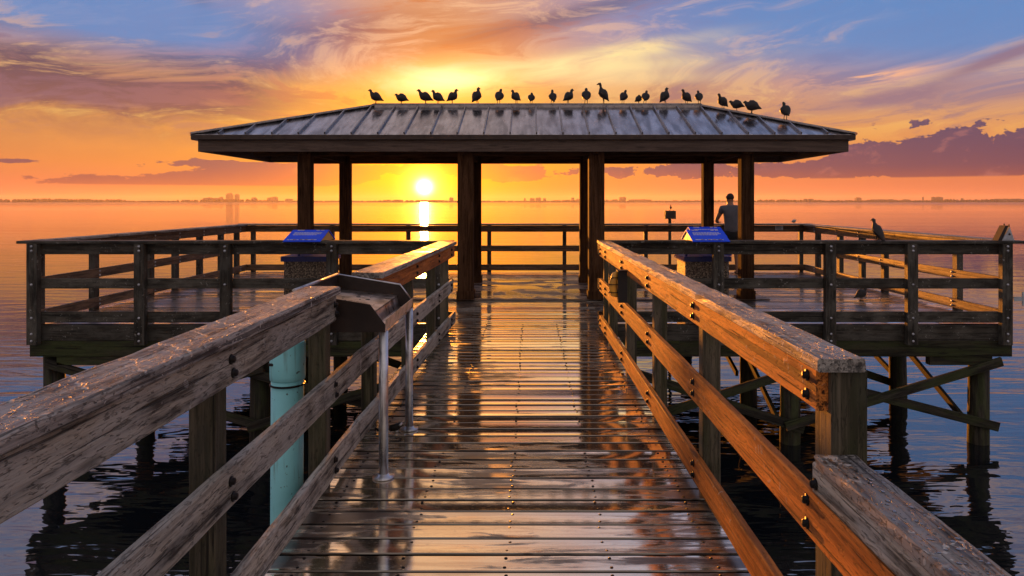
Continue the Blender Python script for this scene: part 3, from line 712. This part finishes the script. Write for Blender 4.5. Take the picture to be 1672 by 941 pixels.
# ------------------------------------------------------------------ pavilion
pv = thing('pavilion', (-.1, 12.65, 0), 'open wooden pavilion with a low hipped standing-seam metal roof on eight posts', 'pavilion')
q = MB(); q.box((-3.95, 11.36, .003), (3.8, 14.05, .02)); q.build('floor_slab', M['slab'], pv)
EF, EB, EL, ER = 11.1, 14.2, -5.27, 5.05
ZE, ZR = EYE + 1.045, EYE + 1.70
RL, RR, YR = -2.72, 2.96, 12.65
for xx, w_ in ((-3.59, .205), (-1.03, .245), (1.05, .245), (3.445, .205)):
    for yy, bx in ((11.45, 0), (13.75, 1)):
        x = xx if not bx else {-3.59: -3.545, -1.03: -1.045, 1.05: 1.045, 3.445: 3.40}[xx]
        wq = w_ if not bx else .20
        q = MB(); q.board((x, yy, .02), (x, yy, ZE - .12), wq, wq, up=(0, 1, 0), ch=.008, seg=8, jit=.0006); po = q.build('post', M['pavpost'], pv)
        q = MB(); q.board((x, yy, .021), (x, yy, .15), wq + .035, wq + .035, up=(0, 1, 0), ch=.006); q.build('base_trim', M['pavpost'], po)
q = MB()
for yy in (11.45, 13.75): q.board((-4.4, yy - .0, ZE - .215), (4.25, yy, ZE - .215), .14, .19, seg=6)
q.build('long_beam', M['pavpost'], pv)
for xx in (-3.57, -1.04, 1.047, 3.42):
    q = MB(); q.board((xx, 11.2, ZE - .205), (xx, 14.1, ZE - .205), .10, .175, seg=3); q.build('cross_beam', M['pavpost'], pv)
q = MB(); q.box((EL + .16, EF + .10, ZE - .106), (ER - .16, EB - .10, ZE - .096)); q.build('ceiling', M['pavpost'], pv)
q = MB(); zc = ZE - .172
q.board((EL + .11, EF + .045, zc), (ER - .11, EF + .045, zc), .04, .185, seg=12)
q.board((EL + .11, EB - .045, zc), (ER - .11, EB - .045, zc), .04, .185, seg=6)
q.board((EL + .13, EF + .067, zc), (EL + .13, EB - .067, zc), .04, .185, seg=4)
q.board((ER - .13, EF + .067, zc), (ER - .13, EB - .067, zc), .04, .185, seg=4)
q.build('fascia', M['fascia'], pv)
q = MB(); zc = ZE - .045
q.board((EL + .03, EF + .0, zc), (ER - .03, EF + .0, zc), .09, .075); q.board((EL + .03, EB, zc), (ER - .03, EB, zc), .09, .075)
q.board((EL + .04, EF + .046, zc), (EL + .04, EB - .046, zc), .09, .075); q.board((ER - .04, EF + .046, zc), (ER - .04, EB - .046, zc), .09, .075)
q.build('gutter', M['drip'], pv)
# roof shell
A, Bc, Cc, Dd = Vector((EL, EF, ZE)), Vector((ER, EF, ZE)), Vector((ER, EB, ZE)), Vector((EL, EB, ZE))
P, Q_ = Vector((RL, YR, ZR)), Vector((RR, YR, ZR))
q = MB(); dn = Vector((0, 0, -.02))
def fpoly(pts):
    a = q.ring(pts, [tuple(p) for p in pts], .5); b = q.ring([p + dn for p in pts], [tuple(p) for p in pts], .5); q.loft([a, b])
fpoly([A, Bc, Q_, P]); fpoly([Cc, Dd, P, Q_]); fpoly([Dd, A, P]); fpoly([Bc, Cc, Q_])
rf_ = q.build('roof', M['roof'], pv)
def zfront(x, y):   # height of front slope
    return ZE + (y - EF) / (YR - EF) * (ZR - ZE)
for k in range(24):
    x = -4.83 + .4105 * k
    if x < RL: yt = EF + (x - EL) / (RL - EL) * (YR - EF)
    elif x > RR: yt = EF + (ER - x) / (ER - RR) * (YR - EF)
    else: yt = YR
    yt -= .06
    for s_ in (0, 1):
        q = MB(); y0, y1 = EF + .005, yt
        if y1 - y0 < .05: continue
        z0, z1 = zfront(x, y0) + .019, zfront(x, y1) + .019
        if s_: y0, y1 = EB - .005, EB - (yt - EF)
        q.board((x, y0, z0), (x, y1, z1), .024, .040, ch=.004); q.build('seam', M['rib'], rf_)
q = MB(); q.board((RL - .03, YR, ZR + .013), (RR + .03, YR, ZR + .013), .20, .035, ch=.012, seg=6); 
q.board((RL, YR - .11, ZR - .030), (RR, YR - .11, ZR - .030), .05, .06, ch=.008, seg=4); q.build('ridge_cap', M['rib'], rf_)
for a, b in ((A, P), (Bc, Q_), (Cc, Q_), (Dd, P)):
    q = MB(); q.board(a + Vector((0, 0, .015)), b + Vector((0, 0, .015)), .15, .035, ch=.01, seg=5); q.build('hip_cap', M['rib'], rf_)

# ------------------------------------------------------------------ fish cleaning table
ft = thing('cleaning_table', (-1.0, 4.5, 0), 'steel fish cleaning table with raised dark sides on two tube legs beside the left railing', 'cleaning table')
y0, y1 = 4.02, 4.95
x0, x1, xt = -1.33, -.815, -.92
def zt(x): return .935 + (x + .9) * .02
q = MB(); q.poly([(x0, y0 + .006, .96), (xt, y0 + .006, .915), (xt, y1 - .006, .915), (x0, y1 - .006, .96)], (0, 0, -1), .008); q.build('work_surface', M['tray'], ft)
q = MB()
for yy in (y0 - .004, y1 - .004):
    q.poly([(x0, yy, .83), (x1, yy, .83), (x1, yy, .872), (-.90, yy, .985), (x0, yy, 1.055)], (0, 1, 0), .008)
q.poly([(x0 - .008, y0 + .004, .83), (x0 - .008, y1 - .004, .83), (x0 - .008, y1 - .004, 1.055), (x0 - .008, y0 + .004, 1.055)], (1, 0, 0), .008)
q.build('side_panels', M['trayside'], ft)
q = MB(); q.poly([(xt, y0 + .006, .905), (xt + .02, y0 + .006, .84), (xt + .02, y1 - .006, .84), (xt, y1 - .006, .905)], (-1, 0, 0), .004)
q.poly([(xt + .02, y0 + .006, .84), (x1 + .002, y0 + .006, .835), (x1 + .002, y1 - .006, .835), (xt + .02, y1 - .006, .84)], (0, 0, -1), .004)
q.poly([(x1 - .004, y0 + .006, .84), (x1 + .003, y0 + .006, .90), (x1 + .003, y1 - .006, .90), (x1 - .004, y1 - .006, .84)], (1, 0, 0), .004); q.build('trough', M['tray'], ft)
q = MB(); q.tube([(x0 + .0, y0 + .01, 1.062), (x0, y1 - .02, 1.062)], .010, 8); q.tube([(x0, y1, 1.06), (-.90, y1, .99), (x1, y1, .875)], .006, 6); q.build('rim', M['steel'], ft)
for yy in (4.06, 4.92):
    q = MB(); q.tube([(-.832, yy, .008), (-.832, yy, .83)], .0265, 20); lg = q.build('leg', M['steel'], ft)
    q = MB(); q.lathe((-.832, yy, 0), [(0, .001), (.062, .001), (.062, .008), (.036, .010), (.030, .022), (0, .022)], 24); q.build('base_flange', M['steel'], lg)
q = MB()
for k in range(26):
    xx, yy = random.uniform(x0 + .1, xt - .03), random.uniform(y0 + .1, y1 - .1); mb = q
    r = random.choice((.004, .006, .01, .018)); z_ = .96 - (xx - x0) / (xt - x0) * .045
    q.tube([(xx, yy, z_ - .001), (xx, yy, z_ + .002)], [r, r * .8], 10)
q.build('water_puddles', M['drop'], ft)['kind'] = 'stuff'
# spigot near the far leg
sp = thing('metal_spigot', (-.91, 4.86, 0), 'small dark metal spigot on the planks next to the far table leg', 'spigot')
q = MB(); q.tube([(-.95, 4.84, .03), (-.91, 4.86, .032), (-.88, 4.87, .05)], [.022, .026, .016], 10); q.tube([(-.97, 4.84, .03), (-1.02, 4.83, .02), (-1.05, 4.84, .03)], .008, 8); q.build('body', M['bolt'], sp)
q = MB(); q.tube([(-.88, 4.83, .055), (-.865, 4.90, .06)], .007, 8); q.tube([(-.91, 4.86, .03), (-.91, 4.86, .0)], .018, 8); q.build('handle', M['steel'], sp)
# turquoise pipe
pp = thing('drain_pipe', (-1.36, 3.98, WZ), 'thick turquoise plastic pipe standing outside the left railing', 'pipe')
q = MB(); q.tube([(-1.36, 4.0, WZ - .5), (-1.36, 4.0, -.25), (-1.355, 4.0, .70)], .088, 28); q.build('pipe', M['pvc'], pp)
q = MB(); q.lathe((-1.355, 4.0, .57), [(.089, 0), (.094, .004), (.096, .03), (.096, .21), (.086, .213), (.086, .19), (0, .19)], 28); q.build('coupling', M['pvc'], pp)
q = MB(); q.tube([(-1.355 + math.cos(a) * .0915, 4.0 + math.sin(a) * .0915, .545) for a in [k * math.pi / 12 for k in range(25)]], .006, 6); q.build('strap', M['bolt'], pp)
q = MB(); q.box((-1.435, 3.92, .66), (-1.385, 3.933, .675)); q.build('printed_mark', M['black'], pp)
# box light on the right railing
jb = thing('railing_lamp_box', (.86, 6.2, 0), 'dark upright box with a rounded amber cover, fixed to the inside of the orange-lit railing', 'lamp box')
q = MB(); q.box((.765, 6.25, .68), (.846, 6.33, .955)); q.box((.758, 6.24, .955), (.852, 6.34, .963)); q.build('box', M['black'], jb)
q = MB(); q.tube([(.765, 6.29, .955 - .01), (.745, 6.29, .925), (.728, 6.29, .86), (.725, 6.29, .80), (.735, 6.29, .75), (.765, 6.29, .735)], [.015, .028, .034, .034, .03, .015], 12); q.build('cover', M['amber'], jb)
q = MB()
for zz in (.895, .835, .765): q.box((.688, 6.252, zz), (.766, 6.326, zz + .006))
q.build('cover_ribs', M['bolt'], jb)

# ------------------------------------------------------------------ litter bins with blue hoods
def bin_(x, yf_, label, wid=.63, gab=1):
    b = thing('litter_bin', (x, yf_ + .33, 0), label, 'litter bin', 'blue-hooded litter bins on the platform')
    q = MB(); hw = wid / 2 - .03
    q.board((x, yf_ + .32, .003), (x, yf_ + .32, .78), hw * 2, .58, up=(0, 1, 0), ch=.03, seg=3); 
    q.build('body', M['pebble'], b)
    q = MB(); q.board((x, yf_ + .32, .78), (x, yf_ + .32, .845), wid, .64, up=(0, 1, 0), ch=.02); q.build('lid', M['navy'], b)
    hx = x + .09 * (1 if x < 0 else -.6); yc = yf_ - .0 + (0 if yf_ < 9.8 else .15); hh = .235
    q = MB()
    for sx in (-.2, .2): q.board((hx + sx, yc + .14, .845), (hx + sx, yc + .14, 1.13), .03, .03, up=(0, 1, 0))
    q.build('hood_support', M['navy'], b)
    FD = .395; zb, zt_ = 1.068, 1.195
    q = MB(); hd = q
    q.poly([(hx - hh, yc - FD, zb), (hx + hh, yc - FD, zb), (hx + hh, yc + .0, zt_), (hx - hh, yc + .0, zt_)], (0, .35, -1), .010)
    q.poly([(hx - hh, yc + .3, zb), (hx + hh, yc + .3, zb), (hx + hh, yc + .012, zt_), (hx - hh, yc + .012, zt_)], (0, -.35, -1), .012)
    hd = q.build('hood', M['blue'], b)
    for sx in (-1, 1):
        q = MB(); q.poly([(hx + sx * (hh - .012), yc - FD + .015, zb - .004), (hx + sx * (hh - .012), yc + .285, zb - .006), (hx + sx * (hh - .012), yc + .006, zt_ - .016)], (-sx, 0, 0), .008)
        q.build('gable_panel', M['gable_glow'], hd)
    def on(u, v): # point on front slope: u across -1..1, v 0..1 up
        return Vector((hx + u * hh, yc - FD + FD * v, zb + (zt_ - zb) * v + .003))
    rnd = random.Random(int(x * 100))
    for v in (.72, .63, .54):
        q = MB(); u = -.75
        while u < (.55 if v < .6 else .7):
            l = rnd.uniform(.04, .14); q.board(on(u, v), on(min(u + l, .8), v), .010, .008, ch=.0004); u += l + .03
        q.build('lettering', M['whitep'], hd)
    q = MB()
    for u in (-.8, -.66, -.3, -.02, .3, .62): q.board(on(u, .12), on(u + rnd.uniform(.06, .16), .12), .034, .008, ch=.0004)
    for u in (-.7, -.5, .35, .6): q.board(on(u, .95), on(u + .16, .95), .022, .008, ch=.0004)
    q.build('hood_print', M['whitep'], hd)  # white blocks of the hood print, above and below the lettering
    q = MB()
    for u in (-.5, -.12, .14, .45): q.board(on(u, .13), on(u + .12, .13), .040, .008, ch=.0004)
    q.build('stickers', M['tan'], hd)
    return b
bin_(-2.955, 9.36, 'pebble concrete bin with a blue tent-shaped hood behind the left front railing')
bin_(2.32, 9.36, 'pebble concrete bin with a blue hood, nearest the railing on the right side')
bin_(2.60, 10.35, 'second right-hand bin, half hidden behind the one at the railing')

# ------------------------------------------------------------------ small things
o = thing('birdhouse', (6.02, YF - .01, 1.07), 'tiny grey A-frame birdhouse on the right corner of the front railing', 'birdhouse')
q = MB(); bx, by, bz = 6.045, YF, 1.071
q.poly([(bx - .07, by - .05, bz), (bx + .09, by - .05, bz), (bx + .03, by - .05, bz + .17)], (0, 1, 0), .10); q.build('body', M['grey_sign'], o)
q = MB(); q.poly([(bx - .125, by - .058, bz), (bx - .075, by - .058, bz), (bx + .01, by - .058, bz + .19), (bx - .03, by - .058, bz + .19)], (0, 1, 0), .115); q.box((bx - .03, by - .03, bz + .18), (bx - .018, by - .018, bz + .215)); q.box((bx + .03, by - .03, bz + .165), (bx + .042, by - .018, bz + .205)); q.build('roof', M['black'], o)
q = MB(); q.lathe((bx + .025, by - .052, bz + .08), [(0, 0), (.013, 0), (.013, -.004), (0, -.004)], 12, axis='Y'); q.build('entrance_hole', M['black'], o)
q = MB(); px_ = XR + .11
q.box((px_, YF - .06, .245), (px_ + .03, YF - .045, .42))
for k in range(7): q.board((px_ + .03, YF - .052, .255 + k * .025), (px_ + .075 + .02 * (k % 3), YF - .052, .262 + k * .027), .012, .012)
q.box((XR + .0, YF - .06, .30), (px_ + .002, YF - .045, .36))
tag(q.build('notice_board', M['grey_sign']), 'small tattered pale plate sticking out beside the right corner post', 'plate')
q = MB(); q.box((5.45, YB - .012, .935), (5.62, YB - .003, 1.03)); sg = q.build('small_sign', M['grey_sign']); tag(sg, 'small pale rectangular notice on the back railing right of the man', 'sign')
q = MB()
for k in range(4): q.box((5.465, YB - .015, .95 + k * .02), (5.60 - .02 * (k % 2), YB - .0125, .957 + k * .02))
q.build('notice_print', M['black'], sg)
mk = thing('channel_marker', (3.19, 16.4, WZ), 'dark slatted box on a thin pole rising behind the back railing', 'marker')
q = MB(); q.tube([(3.19, 16.4, WZ - 1), (3.19, 16.4, 1.18)], .035, 12); q.build('pole', M['pile'], mk)
q = MB()
for k in range(9): q.box((3.08 + k * .0275, 16.34, 1.17 + (k % 2) * .008), (3.08 + k * .0275 + .02, 16.36, 1.37 - (k % 3) * .006)); q.box((3.08 + k * .0275, 16.46, 1.17), (3.08 + k * .0275 + .02, 16.48, 1.36))
for zz in (1.19, 1.34): q.box((3.075, 16.361, zz), (3.325, 16.459, zz + .015))
q.box((3.10, 16.37, 1.21), (3.30, 16.45, 1.33)); q.build('slatted_box', M['basket'], mk)

# ------------------------------------------------------------------ birds
def bird_mesh(kind, m=None):
    q = MB()
    P_ = {'upright': [(-.10, .035, .004, .5), (-.075, .055, .014, .8), (-.045, .085, .028, .9), (-.015, .115, .041, .95), (.012, .140, .043, .95), (.03, .165, .033, .95), (.036, .186, .021, 1), (.040, .203, .0185, 1), (.052, .209, .0165, 1), (.064, .206, .008, .9), (.080, .200, .002, .8)],
          'perch': [(-.115, -.02, .006, .5), (-.085, .015, .018, .8), (-.05, .065, .027, .9), (-.018, .110, .033, .95), (.006, .150, .033, .95), (.022, .180, .025, .95), (.03, .202, .0165, 1), (.034, .220, .0175, 1), (.048, .226, .0155, 1), (.062, .222, .008, .9), (.088, .212, .002, .8)],
          'lean': [(-.135, .045, .004, .5), (-.10, .062, .016, .8), (-.06, .085, .030, .9), (-.02, .108, .042, .95), (.02, .128, .041, .95), (.045, .150, .028, .95), (.058, .170, .020, 1), (.066, .185, .0185, 1), (.078, .188, .015, 1), (.090, .184, .007, .9), (.108, .176, .002, .8)],
          'hunch': [(-.125, .055, .004, .5), (-.09, .070, .018, .8), (-.05, .090, .034, .9), (-.01, .104, .043, .95), (.03, .112, .040, .95), (.055, .122, .030, .95), (.070, .132, .022, 1), (.082, .135, .018, 1), (.094, .130, .010, .9), (.108, .120, .002, .8)],
          'tall': [(-.085, .030, .004, .5), (-.065, .060, .014, .8), (-.04, .098, .028, .9), (-.015, .135, .038, .95), (.006, .170, .037, .95), (.016, .200, .026, .95), (.020, .226, .016, 1), (.022, .246, .0145, 1), (.030, .262, .017, 1), (.046, .262, .012, .9), (.078, .252, .0025, .8)],
          'preen': [(-.09, .045, .005, .5), (-.065, .065, .018, .8), (-.035, .095, .035, .9), (-.005, .120, .042, .95), (.018, .140, .036, .95), (.020, .160, .025, .95), (.008, .173, .021, 1), (-.008, .170, .018, 1), (-.022, .158, .008, .9), (-.032, .146, .003, .8)]}[kind]
    pts = [(x, 0, z + (.0, .008, .016, .020, .020)[max(0, min(4, i - 5))]) for i, (x, z, r, f) in enumerate(P_)]
    q.tube(pts, [r * (1.62 if 2 <= i <= 4 else 1.25 if i == 5 else 1.0 if i == 6 else 1.22) for i, (*_, r, f) in enumerate(P_)], 14, side=(0, 1, 0), flat=1.0)
    # folded wings follow the body
    for s_ in (-1, 1):
        i0 = 1
        q.tube([(P_[i0][0] - .012, s_ * .012, P_[i0][1] + .006), (P_[2][0], s_ * .040, P_[2][1] + .004), (P_[3][0], s_ * .055, P_[3][1]), (P_[4][0], s_ * .052, P_[4][1] - .006)], [.004, .012, .017, .010], 8, side=(0, 1, 0), flat=.6)
        bx, bz = P_[3][0] + .004, P_[3][1] - .03
        q.tube([(bx, s_ * .016, bz), (bx + .002, s_ * .018, .035), (bx + .006, s_ * .019, .004)], [.009, .0045, .004], 7)
        for a in (-.5, 0, .5): q.tube([(bx + .004, s_ * .019, .005), (bx + .004 + .024 * math.cos(a), s_ * .019 + .024 * math.sin(a), .002)], [.004, .002], 6)
        q.tube([(bx + .004, s_ * .019, .005), (bx - .014, s_ * .019, .002)], [.004, .002], 6)
    return mesh_of(q, m or M['bird'])
BM = {k: bird_mesh(k) for k in ('upright', 'lean', 'hunch', 'tall', 'preen')}
def hip_at(px):
    lo, hi = 0.0, 1.0
    for _ in range(40):
        t_ = (lo + hi) / 2; p = Q_.lerp(Bc, t_)
        if 866 + F * p.x / p.y < px: lo = t_
        else: hi = t_
    return p
BIRDS = [(613, 'lean', 180, 1.0, 'leftmost bird, in profile facing left at the left ridge end'), (655, 'hunch', 175, .95, 'hunched bird, second from the left end of the ridge'),
         (694, 'lean', 182, 1.05, 'bird with a long tail, third from left, facing left'), (714, 'lean', 165, 1.0, 'fourth bird from left, leaning left close to the long-tailed one'),
         (739, 'upright', 20, 1.0, 'fifth bird from left, turned right with raised head'), (781, 'upright', 25, 1.08, 'sixth bird from left, plump and looking right'),
         (814, 'upright', 80, 1.03, 'seventh bird from left, facing straight away'), (843, 'upright', 150, .95, 'eighth bird from left, turned slightly left'),
         (867, 'preen', 60, .85, 'small preening bird, ninth from left'), (901, 'upright', 95, .92, 'tenth bird from left, small and upright'),
         (928, 'upright', 30, 1.0, 'eleventh bird from left, looking right'), (957, 'upright', 85, 1.08, 'twelfth bird from left, broad and seen from behind'),
         (985, 'tall', 140, 1.12, 'tallest bird with stretched neck near the inner right post'), (1017, 'upright', 70, .93, 'bird just right of the tallest one'),
         (1043, 'preen', 20, .72, 'smallest bird, bowed beside an upright one'), (1053, 'upright', 60, .93, 'upright bird touching the smallest one'),
         (1088, 'upright', 15, 1.05, 'lone bird right of the touching pair, facing right'), (1120, 'lean', 215, 1.0, 'bird facing left at the right end of the ridge'),
         (1142, 'upright', 100, .92, 'bird at the corner where the right hip begins'), (1180, 'lean', 200, 1.0, 'uppermost bird on the right hip line'),
         (1203, 'hunch', 165, .98, 'hunched bird, second on the right hip line'), (1227, 'hunch', 160, 1.15, 'larger hunched bird, third on the right hip line'),
         (1282, 'upright', 110, 1.1, 'lowest and rightmost bird on the right hip')]
for px, kind, rot, sc, lab in BIRDS:
    if px <= 1139: p = Vector(((px - 866) * YR / F, YR, ZR)); dz = .030
    else: p = hip_at(px); dz = .030
    o = bpy.data.objects.new('bird', BM[kind]); COL.objects.link(o)
    o.location = p + Vector((0, random.uniform(-.03, .03), dz)); o.rotation_euler = (R(random.uniform(-7, 7)), R(random.uniform(-9, 9)), R(rot + random.uniform(-18, 18))); o.scale = (sc * 1.14, sc * 1.14, sc * 1.14)
    tag(o, lab, 'bird', 'birds perched along the pavilion roof')
def one_bird(me, loc, rot, sc, lab):
    o = bpy.data.objects.new('bird', me); COL.objects.link(o); o.location = loc; o.rotation_euler = (0, 0, R(rot)); o.scale = (sc,) * 3; tag(o, lab, 'bird')
one_bird(bird_mesh('perch'), (4.41, YF - .0, 1.069), 118, 1.08, 'dark bird perched on the right front platform railing')
one_bird(BM['lean'], (5.25, 11.35, .0), 10, 1.0, 'dark bird walking on the wet planks in the right part of the platform')
one_bird(bird_mesh('hunch', M['birdlight']), (5.86, YB - .02, 1.078), 10, .55, 'tiny pale bird on the back railing near its right corner')
one_bird(bird_mesh('tall', M['bird']), (3.215, 16.41, 1.372), 80, .42, 'tiny bird perched on the slatted marker box')

# ------------------------------------------------------------------ the man at the back railing
def skin_mesh(joints, edges, root, name, mat_, sub=2, parent=None):
    me = bpy.data.meshes.new('tmp'); me.from_pydata([j[0] for j in joints], edges, [])
    o = bpy.data.objects.new('tmp', me); COL.objects.link(o)
    md = o.modifiers.new('s', 'SKIN'); o.modifiers.new('u', 'SUBSURF').levels = sub; o.modifiers['u'].render_levels = sub
    for i, j in enumerate(joints):
        r = j[1]; r = r if hasattr(r, '__len__') else (r, r); me.skin_vertices[0].data[i].radius = r
    me.skin_vertices[0].data[root].use_root = True
    bpy.context.view_layer.update()
    dg = bpy.context.evaluated_depsgraph_get(); ev = o.evaluated_get(dg)
    m2 = bpy.data.meshes.new_from_object(ev); bpy.data.objects.remove(o)
    for p in m2.polygons: p.use_smooth = True
    m2.materials.clear(); m2.materials.append(mat_)
    r = bpy.data.objects.new(name, m2); COL.objects.link(r)
    if parent: r.parent = parent
    return r
def person():
    PX, PY = 4.33, 15.42
    root = thing('person', (PX, PY, 0), 'man in a grey t-shirt and black shorts leaning on the back railing, facing the bay', 'person')
    J = []; Ed = []
    def add(p, r, par=None):
        J.append((p, r)); i = len(J) - 1
        if par is not None: Ed.append((par, i))
        return i
    pel = add((0, -.02, .93), (.125, .085)); 
    wa = add((0, -.01, 1.08), (.105, .075), pel); ch = add((-.005, .035, 1.28), (.12, .078), wa); cu = add((-.005, .075, 1.41), (.10, .058), ch)
    nk = add((-.005, .095, 1.49), .066, cu); nk2 = add((-.005, .11, 1.54), .064, nk)
    h1 = add((-.005, .12, 1.595), (.080, .082), nk2); h2 = add((-.005, .125, 1.65), (.090, .098), h1); h3 = add((-.005, .12, 1.698), (.072, .080), h2)
    hands = []
    for s_ in (-1, 1):
        sh = add((s_ * .185, .07, 1.405), .064, cu); el = add((s_ * .265 - .02, .16, 1.16), .042, sh)
        mid = add((s_ * .20 - .03, .30, 1.125), .036, el); wr = add((s_ * .12 - .06, .42, 1.12), .026, mid); pm = add((s_ * .09 - .06, .48, 1.115), (.034, .018), wr)
        hands.append((s_, Vector((s_ * .09 - .06, .48, 1.115))))
        hp = add((s_ * .095, -.02, .86), .092, pel); kn = add((s_ * .11, .03, .50), .058, hp); cf = add((s_ * .112, .0, .34), .055, kn)
        an = add((s_ * .115, -.02, .10), .036, cf); he = add((s_ * .118, -.03, .045), .038, an); to = add((s_ * .13, .13, .035), .035, he)
    body = skin_mesh(J, Ed, 0, 'body', M['skin'], 2, root)
    # fingers, nose and ears joined into the same mesh
    q = MB()
    for s_, p in hands:
        for k in range(4):
            off = Vector(((k - 1.5) * .018, .015, 0)); L = (.055, .066, .070, .058)[k if s_ > 0 else 3 - k]
            q.tube([p + off, p + off + Vector((0, L * .45, -.003)), p + off + Vector((0, L * .8, -.014)), p + off + Vector((0, L, -.026))], [.009, .0085, .0078, .005], 8)
        q.tube([p + Vector((-s_ * .025, -.02, 0)), p + Vector((-s_ * .048, .005, -.004)), p + Vector((-s_ * .052, .03, -.01))], [.011, .0095, .006], 8)
    q.tube([(-.005, .205, 1.675), (-.005, .232, 1.645), (-.005, .218, 1.632)], [.007, .014, .008], 8)
    for s_ in (-1, 1):
        q.tube([(-.005 + s_ * .070, .115, 1.625), (-.005 + s_ * .086, .108, 1.655), (-.005 + s_ * .082, .11, 1.685)], [.008, .015, .009], 8, side=(1, 0, 0), flat=.6)
    ex = q.build('tmp', M['skin'])
    bm = bmesh.new(); bm.from_mesh(body.data); bm.from_mesh(ex.data); bm.to_mesh(body.data); bm.free(); bpy.data.objects.remove(ex)
    for p in body.data.polygons: p.use_smooth = True
    # eyes and mouth
    q = MB()
    for s_ in (-1, 1): q.lathe((-.005 + s_ * .030, .200, 1.668), [(0, -.004), (.010, -.002), (.010, .003), (0, .009)], 10, axis='Y')
    q.tube([(-.028, .198, 1.612), (-.005, .206, 1.610), (.018, .198, 1.612)], [.003, .005, .003], 8)
    q.build('face_features', M['hair']).parent = root
    # shirt
    J2 = []; E2 = []
    def a2(p, r, par=None):
        J2.append((p, r)); i = len(J2) - 1
        if par is not None: E2.append((par, i))
        return i
    b0 = a2((0, -.025, .84), (.190, .150)); b1 = a2((0, -.012, 1.06), (.160, .120), b0); b2 = a2((-.005, .028, 1.27), (.178, .130), b1); b3 = a2((-.005, .068, 1.42), (.150, .105), b2); b4 = a2((-.005, .09, 1.475), (.075, .065), b3)
    for s_ in (-1, 1):
        s1 = a2((s_ * .182, .07, 1.41), .086, b3); s2 = a2((s_ * .24, .115, 1.29), .066, s1)
    skin_mesh(J2, E2, 0, 'shirt', M['shirt'], 2, root)
    J3 = [((0, -.02, 1.02), (.150, .112)), ((0, -.02, .88), (.168, .122))]; E3 = [(0, 1)]
    for s_ in (-1, 1):
        J3.append(((s_ * .098, -.015, .80), .112)); E3.append((1, len(J3) - 1)); J3.append(((s_ * .108, .018, .56), .092)); E3.append((len(J3) - 2, len(J3) - 1))
    skin_mesh(J3, E3, 0, 'shorts', M['shorts'], 2, root)
    hj = [((-.005, .085, 1.59), (.070, .045)), ((-.005, .088, 1.652), (.096, .066)), ((-.005, .106, 1.700), (.084, .082)), ((-.005, .132, 1.724), (.050, .055))]
    skin_mesh(hj, [(0, 1), (1, 2), (2, 3)], 0, 'hair', M['hair'], 2, root)
    for s_ in (-1, 1):
        sj = [((s_ * .118, -.05, .045), (.045, .045)), ((s_ * .122, .03, .042), (.046, .042)), ((s_ * .13, .12, .035), (.046, .032)), ((s_ * .133, .17, .03), (.036, .026))]
        skin_mesh(sj, [(0, 1), (1, 2), (2, 3)], 0, 'shoe', M['shoe'], 2, root)
person()
